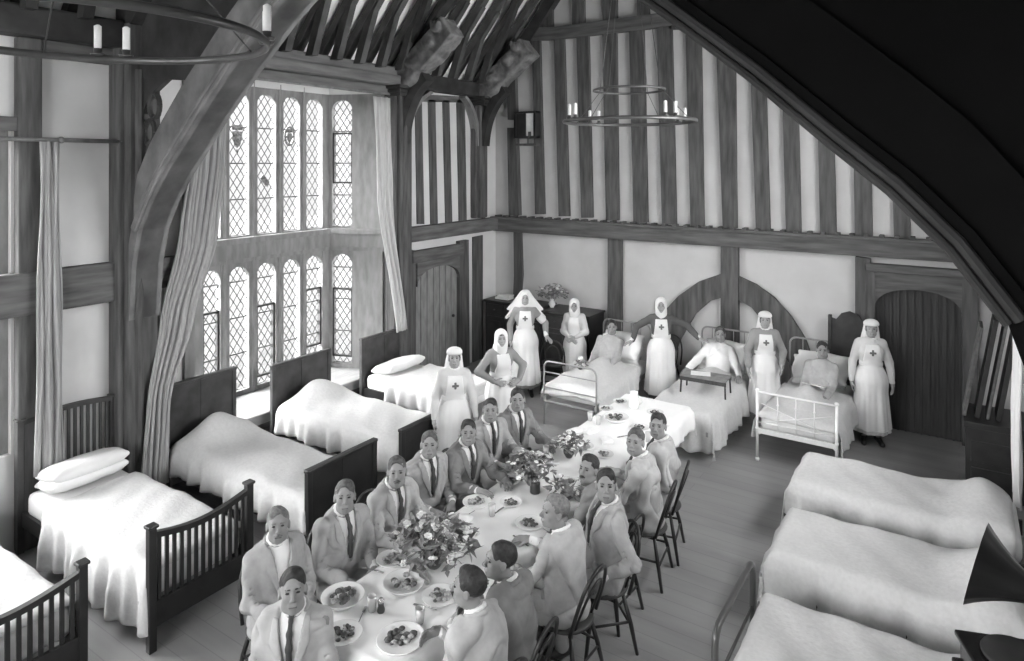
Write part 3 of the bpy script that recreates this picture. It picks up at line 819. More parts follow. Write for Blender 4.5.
def slat_end(root, nm, x, y0, y1, zp, zr, m, dip=.07, z0=.32):
    """slatted bed end: two posts with caps, curved top rail, bottom board, slats"""
    p = bpy.data.objects.new(nm, None); C.objects.link(p); p.parent = root
    for y in (y0, y1):
        MB().box(x-.03, x+.03, y-.03, y+.03, 0, zp, bev=.006).box(x-.042, x+.042, y-.042, y+.042, zp, zp+.025, bev=.008).obj('post', m, p)
    b = MB(); n = 14
    zt = lambda t: zr-dip*math.sin(PI*t)
    for i in range(n):
        a, c_ = i/n, (i+1)/n
        b.prism([(y0+(y1-y0)*a, zt(a)-.045),(y0+(y1-y0)*c_, zt(c_)-.045),(y0+(y1-y0)*c_, zt(c_)),(y0+(y1-y0)*a, zt(a))], x-.024, x+.024, 'X')
    b.obj('top_rail', m, p)
    MB().box(x-.018, x+.018, y0, y1, z0-.14, z0+.06, bev=.005).obj('bottom_board', m, p)
    k = 13
    for i in range(1, k+1):
        t = i/(k+1); y = y0+(y1-y0)*t
        MB().box(x-.009, x+.009, y-.014, y+.014, z0+.05, zt(t)-.03).obj('slat', m, p)
    return p
def panel_end(root, nm, x, y0, y1, zt, m, z0=.2, dip=-.0, mould=True):
    p = bpy.data.objects.new(nm, None); C.objects.link(p); p.parent = root
    for y in (y0, y1): MB().box(x-.028, x+.028, y-.028, y+.028, 0, zt-.01, bev=.006).obj('post', m, p)
    b = MB(); b.box(x-.014, x+.014, y0, y1, z0, zt-.02); b.obj('panel', m, p)
    b = MB(); b.box(x-.034, x+.034, y0-.035, y1+.035, zt-.035, zt, bev=.01)
    b.obj('top_rail', m, p)
    if mould:
        b = MB(); ym = (y0+y1)/2; b.box(x-.02, x+.02, ym-.02, ym+.02, z0, zt-.04); b.box(x-.02, x+.02, y0, y1, z0, z0+.08); b.obj('panel_moulding', m, p)
    return p
def bed_lr(label, xh, xf, y0, y1, head, foot, zt=.62, m=M_BED, mh=None, hang=(0,.1,.32,.38), pil=1, bulge=(), seed=1, quilt=M_QUILT, grp=None, zfoot=.9, zhead=1.12, lump=True):
    """bed with its head at xh and foot at xf, across the hall"""
    sg = 1 if xf > xh else -1
    root = thing('bed', label, 'bed', ((xh+xf)/2, (y0+y1)/2, 0), 0, grp)
    inv = Vector((-(xh+xf)/2, -(y0+y1)/2, 0))
    hold = root
    def put(o): o.location = Vector(o.location)+inv; return o
    mh = mh or m
    if head == 'slat': put(slat_end(root, 'headboard', xh, y0, y1, zhead, zhead, mh, -.04))
    elif head == 'panel': put(panel_end(root, 'headboard', xh, y0, y1, zhead, mh))
    if foot == 'slat': put(slat_end(root, 'footboard', xf, y0, y1, zfoot, zfoot-.03, m))
    elif foot == 'panel': put(panel_end(root, 'footboard', xf, y0, y1, zfoot, m))
    fr = MB(); a, b = sorted((xh, xf))
    for y in (y0+.02, y1-.02): fr.box(a, b, y-.015, y+.015, .26, .40)
    put(fr.obj('side_rail', m, root))
    mt = MB().box(a+.05, b-.05, y0+.03, y1-.03, .36, zt-.03, bev=.06); put(mt.obj('mattress', M_SHEET, root, True))
    if pil:
        for q in range(pil):
            put(pillow('pillow', (xh+sg*(.30+.02*q), (y0+y1)/2, zt+.06+q*.10), .42, (y1-y0)*.84, .17, root, (0, -sg*R(12), 0), seed+q))
    L = abs(xf-xh); xa = xh+sg*.52; 
    if lump: bulge = list(bulge)+[(xh+sg*.32, (y0+y1)/2, .24, (y1-y0)*.40, .25)]
    xa = xh+sg*(.10 if lump else .52)
    x0_, x1_ = sorted((xa, xf-sg*.06))
    hg = hang if sg > 0 else (hang[1], hang[0], hang[2], hang[3])
    put(cloth_grid('counterpane', quilt, x0_, x1_, y0+.01, y1-.01, zt, hg, root, bulge, seed=seed))
    return root
GL = 'wooden beds along the bay window side'
bed_lr('slatted dark wooden bed in the bottom left corner, mostly outside the picture', -7.55, -5.30, 1.42, 2.34, 'slat', 'slat', bulge=[], seed=3, hang=(0,.0,.3,.3), lump=False, zfoot=.88)
bed_lr('bed with slatted ends and white counterpane trailing to the floor, nearest whole bed at left', -7.6, -5.22, 2.80, 3.66, 'slat', 'slat', seed=5, hang=(0,.02,.50,.30), bulge=[(-6.1,3.2,.5,.4,.05)], lump=False, pil=2, zfoot=.96, zhead=1.28, mh=M_BEDL)
bed_lr('white bed with solid dark head and foot boards, second from the left post', -7.50, -5.08, 4.20, 5.04, 'panel', 'panel', seed=8, mh=M_BEDL, pil=0, bulge=[(-6.2,4.6,.6,.35,.05)], zfoot=.92, zhead=1.26)
bed_lr('white bed below the middle of the bay window, foot board behind the seated men', -7.50, -5.22, 5.62, 6.55, 'panel', 'panel', seed=11, mh=M_BEDL, pil=0, bulge=[(-6.2,6,.6,.35,.04)], zfoot=.80, zhead=1.14)
bed_lr('white bed beside the small arched door, with one loose pillow', -7.50, -5.60, 7.20, 8.16, 'panel', None, seed=14, mh=M_BEDL, lump=False, zhead=1.14)
# beds at the right, heads against the right wall
bed_lr('white covered bed at the right, farthest of the three, below the wooden chest', .50, -1.46, 7.10, 8.02, None, None, zt=.62, seed=21, hang=(0,.30,.34,.3), quilt=M_QUILT, pil=0)
bed_lr('white covered bed at the right, middle one of the three', .50, -1.36, 5.72, 6.64, None, None, zt=.62, seed=24, hang=(0,.30,.34,.3), bulge=[(-.3,6.2,.5,.3,.03)], pil=0)
o3 = bed_lr('white covered bed in the bottom right corner with a curved metal foot rail', .50, -1.26, 4.30, 5.22, None, None, zt=.62, seed=27, hang=(0,.03,.34,.3), pil=0)
inv = Vector((-(.50-1.26)/2, -(4.3+5.22)/2, 0))
f = MB(); pts = []
for t in [i/20 for i in range(21)]:
    pass
yy0, yy1, zz = 4.30, 5.24, .80
def hoop(x0, y0, x1, y1, z, r=.10, z0=0):
    """bent bed end tube standing on the floor, from (x0,y0) over to (x1,y1)"""
    d = Vector((x1-x0, y1-y0, 0)); L = d.length; d.normalize(); P = [Vector((x0,y0,z0))]
    for i in range(7):
        a = PI/2*i/6; P.append(Vector((x0,y0,0))+d*(r-r*math.cos(a))+Vector((0,0,z-r+r*math.sin(a))))
    for i in range(7):
        a = PI/2*i/6; P.append(Vector((x1,y1,0))-d*(r-r*math.sin(a))+Vector((0,0,z-r+r*math.cos(a))))
    P.append(Vector((x1,y1,z0))); return P
b = MB().tube(hoop(-1.30, yy0, -1.30, yy1, zz), .024, 8); b.tube([(-1.30,yy0,.45),(-1.30,yy1,.45)], .012, 6)
o = b.obj('foot_rail', mat('dark_iron_bed', .07, .3, .1, 8, 0, spec=.6), o3, True); o.location = inv

# iron beds with patients, heads toward the end wall
def iron_bed(label, x0, x1, yf, yh, mI, zt=.60, zfoot=.9, foot='bars', hang=(.42,.42,.1,0), seed=1, quilt=M_QUILT, zhead=1.15, low=None, pillows=2, bodyb=()):
    xm = (x0+x1)/2; root = thing('iron_bed', label, 'bed', (xm, (yf+yh)/2, 0)); inv = Vector((-xm, -(yf+yh)/2, 0))
    def put(o): o.location = Vector(o.location)+inv; return o
    if foot:
        e = bpy.data.objects.new('foot_end', None); C.objects.link(e); e.parent = root; put(e)
        if foot == 'hoop':
            MB().tube(hoop(x0, yf, x1, yf, zfoot), .014, 8).obj('hoop', mI, e, True)
            for z in (zfoot-.16, zfoot-.38): MB().tube([(x0,yf,z),(x1,yf,z)], .008, 6).obj('rail', mI, e, True)
            MB().tube([(x0,yf,.34),(x1,yf,.34)], .014, 6).obj('rail', mI, e, True)
        else:
            for x in (x0, x1): MB().tube([(x,yf,0),(x,yf,zfoot)], .018, 8).ball((x,yf,zfoot+.0),.026).ball((x,yf,.03),.028).ball((x,yf,.42),.026).obj('post', mI, e, True)
            MB().tube([(x0,yf,zfoot-.02),(x1,yf,zfoot-.02)], .013, 8).obj('rail', mI, e, True)
            MB().box(x0, x1, yf-.012, yf+.012, .36, .42).obj('rail', mI, e)
            MB().tube([(x0,yf,.50),(x1,yf,.50)], .009, 8).obj('rail', mI, e, True)
            for q in (.27,.5,.73): 
                x = x0+(x1-x0)*q; MB().tube([(x,yf,.42),(x,yf,zfoot-.02)], .008, 6).ball((x,yf,.50),.018).ball((x,yf,zfoot-.15),.016).obj('bar', mI, e, True)
            MB().tube([(x0+.05,yf,.5),(x1-.05,yf,zfoot-.16)], .005, 6).tube([(x1-.05,yf,.5),(x0+.05,yf,zfoot-.16)], .005, 6).obj('cross_wire', mI, e, True)
    e = bpy.data.objects.new('head_end', None); C.objects.link(e); e.parent = root; put(e)
    MB().tube(hoop(x0, yh, x1, yh, zhead), .014, 8).obj('hoop', M_IRONG, e, True)
    for q in (.2,.4,.6,.8): MB().tube([(x0+(x1-x0)*q,yh,.4),(x0+(x1-x0)*q,yh,zhead)], .007, 6).obj('bar', M_IRONG, e, True)
    fr = MB()
    for x in (x0+.02, x1-.02): fr.box(x-.015, x+.015, yf, yh, .34, .40)
    put(fr.obj('side_rail', mI, root))
    put(MB().box(x0+.02, x1-.02, yf+.04, yh-.03, .38, zt-.02, bev=.06).obj('mattress', M_SHEET, root, True))
    for q in range(pillows):
        put(pillow('pillow', (xm+(.03 if q else -.02), yh-.20-.10*q, zt+.14+.12*q*0+.10*q), .74, .46, .20, root, (R(50-6*q),0,R(4-8*q)), seed+q))
    put(cloth_grid('counterpane', quilt, x0, x1, yf+.05, yh-.50, zt, hang, root, bodyb, seed=seed, low=low))
    return root
iron_bed('grey iron bed with a bent tube foot, nearest the dark cabinets', -5.02, -4.18, 8.40, 10.36, M_IRONG, foot='hoop', hang=(.22,.3,.14,0), seed=31, zfoot=.92, bodyb=[(-4.6,9.3,.20,.62,.17)])
iron_bed('bed without a foot rail under the curved wall braces, its counterpane hanging in a point', -3.46, -2.62, 8.40, 10.75, M_IRONG, foot=None, hang=(.3,.46,.46,0), seed=34, low=.12, bodyb=[(-3.05,9.7,.21,.66,.17)])
iron_bed('white enamelled iron bed with open foot bars, beside the great door', -2.14, -1.22, 8.86, 10.85, M_IRON, foot='bars', hang=(.34,.34,.05,0), seed=37, zfoot=.90, bodyb=[(-1.68,9.75,.20,.62,.17)])

# ================================================================ the long table
TX0, TX1, TY0, TY1, TZ = -3.66, -2.80, 2.95, 8.22, .75
t = thing('trestle_table', 'long dining table down the middle of the hall, hidden under its white cloth', 'table', ((TX0+TX1)/2, (TY0+TY1)/2, 0))
cx_, cy_ = (TX0+TX1)/2, (TY0+TY1)/2
MB().box(TX0+.01-cx_, TX1-.01-cx_, TY0+.01-cy_, TY1-.01-cy_, .705, .738).obj('table_top', M_BEDL, t)
for y in (3.3, 5.0, 6.4, 7.8):
    for x in (TX0+.12, TX1-.12): MB().box(x-.03-cx_, x+.03-cx_, y-.03-cy_, y+.03-cy_, 0, .70).obj('leg', M_BEDL, t)
o = cloth_grid('tablecloth', M_CLOTH, TX0, TX1, TY0, TY1, TZ, (.28,.28,.26,.30), None, [], nx=44, ny=240, seed=41, fold=.018, amp=.003, rnd=.01)
tag(o, 'long white linen cloth covering the dining table', 'tablecloth')

# ================================================================ chairs
def make_chair(label):
    """bentwood kitchen chair: seat faces +y"""
    t = thing('bentwood_chair', label, 'chair')
    MB().lathe([(.0,.445),(.17,.44),(.205,.447),(.21,.46),(.20,.472),(.12,.468),(.0,.463)], n=28).obj('seat', M_BEDL, t, True)
    for sx, sy in ((1,1),(-1,1),(1,-1),(-1,-1)):
        MB().tube([(sx*.13,sy*.12,.45),(sx*.18,sy*.17,.22),(sx*.21,sy*.21,0)], [.015,.018,.013], 8).obj('leg', M_BED, t, True)
    for sy in (1,-1):
        MB().tube([(-.185,sy*.175,.2),(.185,sy*.175,.2)], .010, 6).obj('stretcher', M_BED, t, True)
    MB().tube([(-.18,-.17,.24),(-.18,.17,.24)], .010, 6).obj('stretcher', M_BED, t, True)
    MB().tube([(.18,-.17,.24),(.18,.17,.24)], .010, 6).obj('stretcher', M_BED, t, True)
    P = []
    for i in range(17):
        a = PI*i/16; zz_ = .46+.44*math.sin(a)**.65
        P.append((-.19*math.cos(a)*(1+.12*math.sin(a)), -.13-.13*(zz_-.46)/.44-.02, zz_))
    MB().tube(P, .014, 8).obj('back_hoop', M_BED, t, True)
    P = [(x*.62, y+.004, .46+(z-.46)*.80) for x, y, z in P]
    MB().tube(P, .010, 8).obj('inner_hoop', M_BED, t, True)
    return t
# ================================================================ hoop candelabra
def hoop_light(label, c, rad, z2, rad2, ncand, ph, ztop):
    t = thing('hoop_chandelier', label, 'chandelier', c, 0, 'hoop chandeliers')
    MB().ring((0,0,0), rad, .014, 72, 8, 1.6).obj('lower_hoop', M_BRASS, t, True)
    MB().ring((0,0,z2), rad2, .011, 56, 8, 1.4).obj('upper_hoop', M_BRASS, t, True)
    for i in range(ncand):
        a = ph+2*PI*(i//2)/(ncand//2)+R(5)*(1 if i%2 else -1); x, y = rad*math.cos(a), rad*math.sin(a)
        MB().lathe([(.0,.015),(.035,.018),(.04,.03),(.02,.034),(.024,.06),(.0,.062)], (x,y,0), 12).obj('candle_cup', M_BRASS, t, True)
        MB().lathe([(.020,.03),(.020,.19),(.008,.198),(.0,.2)], (x,y,0), 12).obj('candle', M_CANDLE, t, True)
    for i in range(4):
        a = ph+.4+2*PI*i/4
        MB().tube([(rad*math.cos(a),rad*math.sin(a),0),(rad2*math.cos(a),rad2*math.sin(a),z2),(.02*math.cos(a),.02*math.sin(a),ztop)], .0045, 5).obj('hanging_rod', M_BRASS, t, True)
    return t
hoop_light('iron hoop chandelier with candles hanging in front of the end wall studs', (-3.5,7.96,4.316), .834, .40, .45, 8, 1.02, 3.2)
hoop_light('iron hoop chandelier nearest the camera at the top left corner', (-3.45,1.51,4.40), .834, .40, .45, 8, .96, 3.2)

# ================================================================ curtains
def curtain(label, name, top, bot, m, amp=.035, nf=5, n=60, k=26, mid=None, thick=.01):
    """gathered cloth: top and bot are ((y0,y1),x,z); mid optional list of the same"""
    rows = [top]+(mid or [])+[bot]; vs = []
    for j in range(k+1):
        q = j/k*(len(rows)-1); i = min(int(q), len(rows)-2); f = q-i; f = f*f*(3-2*f)*.5+f*.5
        a, b = rows[i], rows[i+1]
        y0 = a[0][0]+(b[0][0]-a[0][0])*f; y1 = a[0][1]+(b[0][1]-a[0][1])*f; x = a[1]+(b[1]-a[1])*f; z = a[2]+(b[2]-a[2])*(q-i)
        for u in range(n+1):
            w = u/n
            vs.append((x+amp*math.sin(2*PI*nf*w+.6*math.sin(j*.25))*(.7+.3*math.sin(j*.31+w*3))+amp*.4*math.sin(2*PI*nf*2.3*w+1), y0+(y1-y0)*w+.01*math.sin(j*.4+w*9), z))
    fs = [(j*(n+1)+u, j*(n+1)+u+1, (j+1)*(n+1)+u+1, (j+1)*(n+1)+u) for j in range(k) for u in range(n)]
    o = bpy.data.objects.new(name, MB().add(vs, fs).mesh(name, m, True, fix=False)); C.objects.link(o)
    md = o.modifiers.new('thick', 'SOLIDIFY'); md.thickness = thick
    return tag(o, label, 'curtain')
curtain('long curtain gathered at the near side of the bay window, swept aside behind the arch', 'curtain', ((4.55,5.02),XL+.12,4.86), ((3.80,4.10),XL+.40,.25), M_CURTAIN,
        mid=[((4.50,4.98),XL+.13,3.9),((4.36,4.86),XL+.15,2.9),((4.08,4.50),XL+.26,2.0),((3.88,4.15),XL+.38,1.2)])
curtain('narrow curtain hanging at the far side of the bay window', 'curtain', ((7.50,7.88),XL+.12,4.82), ((7.82,8.06),XL+.32,1.12), M_CURTAINL, mid=[((7.56,7.90),XL+.16,3.2)], nf=3, amp=.03)
curtain('narrow curtain hanging from the rail by the window at the left edge', 'curtain', ((2.93,3.10),XL+.20,4.0), ((2.88,3.14),XL+.22,.75), M_CURTAIN, nf=3, amp=.03)
r = MB().tube([(XL+.2,.4,4.02),(XL+.2,3.70,4.02)], .022, 8).ball((XL+.2,3.12,4.02),.035); tag(r.obj('curtain_rail', M_OAK_L, None, True), 'wooden curtain rail across the near left wall', 'curtain rail')
r = MB().tube([(XL+.11,4.5,4.88),(XL+.11,7.95,4.88)], .018, 8); tag(r.obj('curtain_rail', M_OAK_L, None, True), 'curtain rail across the head of the bay window', 'curtain rail')
curtain('pale hanging cloth at the right edge beside the leaning boards', 'curtain', ((8.62,9.02),XR-.16,2.35), ((8.58,9.04),XR-.16,.25), M_SHEET, nf=4, amp=.03)

# ================================================================ furniture along the end wall
def cabinet(label, x0, x1, y0, y1, h, m, doors=2, name='cabinet', cat='cabinet'):
    t = thing(name, label, cat, ((x0+x1)/2,(y0+y1)/2,0)); w = (x1-x0)/2; d = (y1-y0)/2
    MB().box(-w, w, -d+.02, d, .06, h-.04, bev=.006).obj('body', m, t)
    MB().box(-w-.03, w+.03, -d-.02, d, h-.04, h, bev=.01).obj('top', m, t)
    MB().box(-w+.02, w-.02, -d+.04, d-.02, 0, .07).obj('plinth', m, t)
    for i in range(doors):
        a = -w+.03+(2*w-.06)*i/doors; b = -w+.03+(2*w-.06)*(i+1)/doors
        dm = MB().box(a+.01, b-.01, -d, -d+.03, .12, h-.30, bev=.004).box(a+.07, b-.07, -d-.012, -d+.01, .2, h-.38, bev=.008); dd = dm.obj('door', m, t)
        MB().ball((b-.04 if i%2==0 else a+.04,-d-.02,h*.5),.014).obj('knob', M_BRASS, dd, True)
        dm = MB().box(a+.01, b-.01, -d, -d+.03, h-.27, h-.07, bev=.004); dd = dm.obj('drawer', m, t)
        MB().ball(((a+b)/2,-d-.01,h-.17),.014).obj('knob', M_BRASS, dd, True)
    return t
cabinet('dark wooden sideboard in the far left corner with books lying on it', -7.55, -6.28, 10.42, 10.92, 1.18, M_BED, 3, 'sideboard', 'sideboard')
cabinet('dark cabinet under the flower vase, behind the nurse in the spreading veil', -6.18, -5.28, 10.30, 10.92, 1.16, M_BED, 2)
for i, (dx, w_, z, lab) in enumerate(((0,.30,1.182,'thick pale book at the bottom of the pile on the dark sideboard'),(.03,.26,1.225,'thin pale book on top of the pile on the dark sideboard'),(.50,.22,1.182,'pale book lying alone on the dark sideboard'))):
    b = MB().box(-w_/2, w_/2, -.10, .10, 0, .038, bev=.004); o = b.obj('book', M_PAPER, None, False, (-7.25+dx,10.65,z), (0,0,.1*i)); tag(o, lab, 'book', 'books on the dark sideboard')

def flowers(label, c, rb, hb, spread, height, nf, vase='bowl', seed=0, size=.03):
    rs = random.Random(seed)
    t = thing('flower_'+vase, label, 'flowers', c)
    if vase == 'bowl': MB().lathe([(.0,.0),(rb*.5,.0),(rb*.62,.012),(rb*.95,hb*.5),(rb,hb*.8),(rb*.86,hb),(rb*.80,hb),(rb*.9,hb*.7),(.0,.02)], n=24).obj('bowl', M_BOWL, t, True)
    else: MB().lathe([(.0,.0),(rb*.6,.0),(rb*.55,.01),(rb,hb*.4),(rb*.5,hb*.8),(rb*.75,hb),(rb*.65,hb),(rb*.4,hb*.8),(.0,.02)], n=20).obj('vase', M_CHINA, t, True)
    L = MB()
    for i in range(int(nf*4.5)):
        a = rs.uniform(0,2*PI); q = rs.random()**.6; p = Vector((spread*q*math.cos(a), spread*q*math.sin(a), hb+height*(1-.55*q*q)*rs.uniform(.15,1)))
        if i % 3 == 0: L.tube([(rb*.4*math.cos(a),rb*.4*math.sin(a),hb*.7), (p.x*.5,p.y*.5,hb+p.z*.4), p], .0025, 4)
        M = Euler((rs.uniform(-1,1),rs.uniform(-1,1),rs.uniform(0,6))).to_matrix(); s = rs.uniform(.7,1.6)*size
        L.add([Vector(p)+M @ Vector(v) for v in ((0,-1.4*s,0),(.55*s,-.2*s,.15*s),(0,1.4*s,-.1*s),(-.55*s,-.2*s,.15*s),(0,0,-.1*s))], [(0,1,4),(1,2,4),(2,3,4),(3,0,4)])
    o = L.obj('foliage', M_LEAF, t); o['kind'] = 'stuff'
    for i in range(nf):
        a = rs.uniform(0,2*PI); q = rs.random()**.55; p = (spread*q*math.cos(a), spread*q*math.sin(a), hb+height*(1-.5*q*q)*rs.uniform(.55,1.1)); s = rs.uniform(.6,1.25)*size
        f = MB(); M = Euler((rs.uniform(-.8,.8),rs.uniform(-.8,.8),rs.uniform(0,6))).to_matrix()
        for k in range(6):
            b = 2*PI*k/6; f.ball(Vector(p)+M @ Vector((s*.55*math.cos(b),s*.55*math.sin(b),0)), (s*.45,s*.45,s*.22), 6, 4)
        f.ball(Vector(p)+M @ Vector((0,0,s*.15)), s*.3, 6, 4)
        f.obj('flower', M_PETAL if rs.random() < .62 else M_PETALD, t, True)
    return t
flowers('vase of loose pale flowers on the dark cabinet against the end wall', (at(552,300,Y=10.6)[0],10.6,1.16), .07, .15, .30, .28, 18, 'vase', 5, .035)

# screen panel, chest and boards at the right
t = thing('wooden_screen', 'dark wooden panel with a shaped top behind the nurse by the great door', 'screen', (-1.32,10.82,0))
P = [(-.26,.05),(.26,.05),(.26,1.52),(.20,1.50),(.12,1.60),(0,1.64),(-.12,1.60),(-.20,1.50),(-.26,1.52)]
MB().prism([(x*.9,z) for x,z in P], -.015, .015, 'Y').obj('panel', M_OAK_D, t)
for x in (-.26,.26): MB().box(x-.025, x+.025, -.03, .03, 0, 1.56, bev=.006).obj('post', M_OAK_D, t)
t = thing('wooden_chest', 'dark wooden chest against the right wall beyond the right hand beds', 'chest', (.36,9.55,0))
MB().box(-.30,.30,-.34,.34,.04,.80,bev=.01).obj('body', M_BED, t); MB().box(-.32,.32,-.37,.36,.80,.87,bev=.012).obj('lid', M_BED, t)
for z in (.12,.42): MB().box(-.25,.25,-.352,-.335,z,z+.24,bev=.006).obj('front_panel', M_BED, t)
for x in (-.28,.28): MB().box(x-.03,x+.03,-.36,-.30,0,.08).obj('foot', M_BED, t)
for i, (x, wd, h_, m, lab) in enumerate(((.05,.035,1.05,M_OAK_X,'leftmost pale edged board leaning on the dark chest'),(.17,.05,1.15,M_BED,'dark board leaning between two pale edged boards on the chest'),(.27,.03,1.12,M_OAK_X,'thin pale edged board leaning in the middle of the chest'),(.37,.05,1.2,M_BED,'dark board leaning at the right end of the chest'))):
    b = MB().box(-wd/2, wd/2, -.20, .20, 0, h_, bev=.004); o = b.obj('leaning_board', m, None, False, (x,9.55,.875), (0,R(9),0)); tag(o, lab, 'board', 'boards leaning on the chest')

# small box lantern on the end wall
a = at(516.5,112,Y=10.8); b = at(536,138,Y=10.8)
t = thing('wall_lantern', 'small square box lantern fixed high on the end wall studs near the corner', 'lantern', ((a[0]+b[0])/2, 10.86, b[2])); w = (b[0]-a[0])/2; hh = a[2]-b[2]
f = MB()
for x in (-w, w, 0): f.box(x-.022, x+.022, -.12, -.08, 0, hh)
for z in (0, hh-.04): f.box(-w-.02, w+.02, -.13, .10, z, z+.04)
f.box(-w-.02,-w+.0,-.12,.10,0,hh); f.box(w,w+.02,-.12,.10,0,hh); f.box(-w, 0, -.10, -.08, .02, hh-.02); f.obj('case', M_BED, t)
MB().box(0, w, -.095, -.09, .03, hh-.03).obj('pane', M_PAPER, t); MB().lathe([(.03,.04),(.03,.12),(0,.12)], (w*.5,-.11,0), 10).obj('burner', M_BLACKIRON, t)
MB().box(-w,w,-.10,.10,-.14,-.10).tube([(0,0,-.12),(0,0,0)],.02,6).obj('bracket', M_OAK_V, t)

# ================================================================ gramophone in the right foreground
gx, gy = .235, 4.10
t = thing('gramophone_stand', 'tall dark stand under the gramophone at the bottom right corner', 'stand', (.20,4.08,0))
MB().box(-.23,.23,-.20,.20,1.13,1.17,bev=.008).obj('top', M_BED, t); MB().box(-.2,.2,-.17,.17,.35,.38).obj('shelf', M_BED, t)
for sx in (-1,1):
    for sy in (-1,1): MB().box(sx*.19-.02,sx*.19+.02,sy*.16-.02,sy*.16+.02,0,1.13).obj('leg', M_BED, t)
t = thing('gramophone', 'black gramophone with a large fluted horn at the bottom right corner', 'gramophone', (gx,gy,1.17), R(20))
MB().box(-.22,.22,-.19,.19,0,.05,bev=.012).box(-.19,.19,-.16,.16,.05,.17,bev=.01).box(-.21,.21,-.18,.18,.17,.20,bev=.01).obj('case', M_LAQ, t)
MB().lathe([(0,.205),(.145,.205),(.15,.215),(.145,.225),(0,.225)], n=32).obj('turntable', M_BLACKIRON, t, True)
MB().tube([(.17,-.05,.2),(.19,-.03,.30),(.15,-.05,.34),(.05,-.04,.30)], .014, 8).obj('tone_arm', M_LAQ, t, True)
mc = Vector(at(976,563,Y=4.22)); ax = Vector((1,-.16,-.22)).normalized()
q = ax.to_track_quat('Z','Y').to_matrix()
hn = MB(); nn = 36; prof = []
for i in range(15):
    u = i/14; prof.append((.018+.175*(1-u)**2.6+.015*(1-u), .50*u))
vs = []
for sgn, off in ((1,0),(-1,-.004)):
    for r_, z_ in (prof if sgn > 0 else prof[::-1]):
        for k in range(nn):
            w = 2*PI*k/nn; fl = 1+.03*math.cos(w*12)*min(1, r_/.08); vs.append(mc+q @ Vector(((r_+off)*fl*math.cos(w), (r_+off)*fl*math.sin(w), z_)))
m_ = len(vs)//nn; hn.add(vs, [(i*nn+k, i*nn+(k+1)%nn, (i+1)*nn+(k+1)%nn, (i+1)*nn+k) for i in range(m_-1) for k in range(nn)])
ho = hn.obj('horn', M_HORN, t, True); ho.matrix_parent_inverse = (Matrix.Translation((gx,gy,1.17)) @ Matrix.Rotation(R(20),4,'Z')).inverted()
e = mc+ax*.50
el = MB().tube([e-ax*.01, e+ax*.04, Vector((e.x+.02,e.y-.03,e.z-.08)), Vector((gx+.16,gy+.08,1.45)), Vector((gx+.13,gy+.05,1.36))], [.02,.021,.023,.02,.02], 10).obj('elbow', M_LAQ, t, True); el.matrix_parent_inverse = ho.matrix_parent_inverse.copy()
# open case lid piece in the lower corner
t2 = at(1012,632,Y=4.0)

# ================================================================ things on the table
ZT0 = .762
def plate(label, px, py, r, food, seed, grp='dinner plates on the long table', dish=False):
    x, y, _ = at(px, py, Z=ZT0); t = thing('serving_dish' if dish else 'dinner_plate', label, 'dish' if dish else 'plate', (x,y,ZT0-.004), seed, None if dish else grp)
    dp = .045 if dish else .018
    MB().lathe([(.0,.0),(r*.62,.0),(r*.7,.004),(r,dp),(r*1.0,dp+.004),(r*.97,dp+.004),(r*.66,.008),(.0,.006)], n=32).obj('rim', M_CHINA, t, True)
    rs = random.Random(seed); 
    for mm, nn, nm in ((M_FOOD, 20 if food == 'dark' else 7, 'greens_and_meat'), (M_FOODL, 7 if food == 'dark' else 16, 'potatoes')):
        f = MB()
        for i in range(nn):
            a = rs.uniform(0,2*PI); q = r*.55*rs.random()**.5; s = r*rs.uniform(.09,.19)
            f.ball((q*math.cos(a), q*math.sin(a), .012+s*.4+(dp*.5 if dish else 0)), (s,s*rs.uniform(.6,1),s*.55), 8, 5, Matrix.Rotation(rs.uniform(0,3),3,'Z'))
        o = f.obj(nm, mm, t, True); o['kind'] = 'stuff'
    return t
pl = [('large round dish of dark greens nearest the older man with the open collar',343,601,.150,'dark',1,1),
 ('plate of dark food at the near left corner of the table',343,635,.125,'dark',0,2),
 ('wide plate heaped with meat at the near end of the table',401,640,.155,'dark',0,3),
 ('dish of pale potatoes just in front of the large flower bowl',404,587,.150,'light',1,4),
 ('plate of mixed food beside the man seen from behind at the bottom',440,597,.130,'light',0,5),
 ('plate half hidden left of the large flower bowl',392,560,.120,'light',0,6),
 ('plate with dark food before the man in the open pale coat',477,503,.130,'light',0,7),
 ('small plate with a dark helping, middle of the table',511,503,.100,'dark',0,8),
 ('plate of dark meat between the two flower bowls, right side',530,524,.125,'dark',0,9),
 ('plate before the swept haired man, left of the second flower bowl',508,481,.115,'dark',0,10),
 ('plate beside the third flower bowl near the moustached man on the right',583,447,.115,'light',0,11),
 ('plate in front of the broad man on the right',603,455,.110,'light',0,12),
 ('large dish of dark food toward the far end of the table',616,420,.150,'dark',1,13),
 ('dark helping on a plate beside the far large dish, near the right row',640,428,.110,'dark',0,14),
 ('small plate at the far left edge of the table',606,409,.090,'light',0,15),
 ('plate near the far right edge of the table before the last man',655,413,.100,'dark',0,16),
 ('plate at the far end, left of the white jug',620,402,.090,'dark',0,17)]
for a in pl: plate(a[0], a[1], a[2], a[3], a[4], a[6], dish=bool(a[5]))
def fl_at(px, py): x, y, _ = at(px, py, Z=ZT0); return (x,y,ZT0-.004)
flowers('dark bowl of mixed flowers spread wide in the middle of the table, largest and nearest', fl_at(434,566), .085, .11, .33, .22, 46, 'bowl', 1, .036)
flowers('second dark bowl of flowers before the farthest men of the left row', fl_at(531,484), .07, .10, .24, .20, 30, 'bowl', 2, .034)
flowers('small third bowl of leaves and flowers before the fair man on the right', fl_at(566,500), .055, .08, .17, .13, 14, 'bowl', 3, .03)
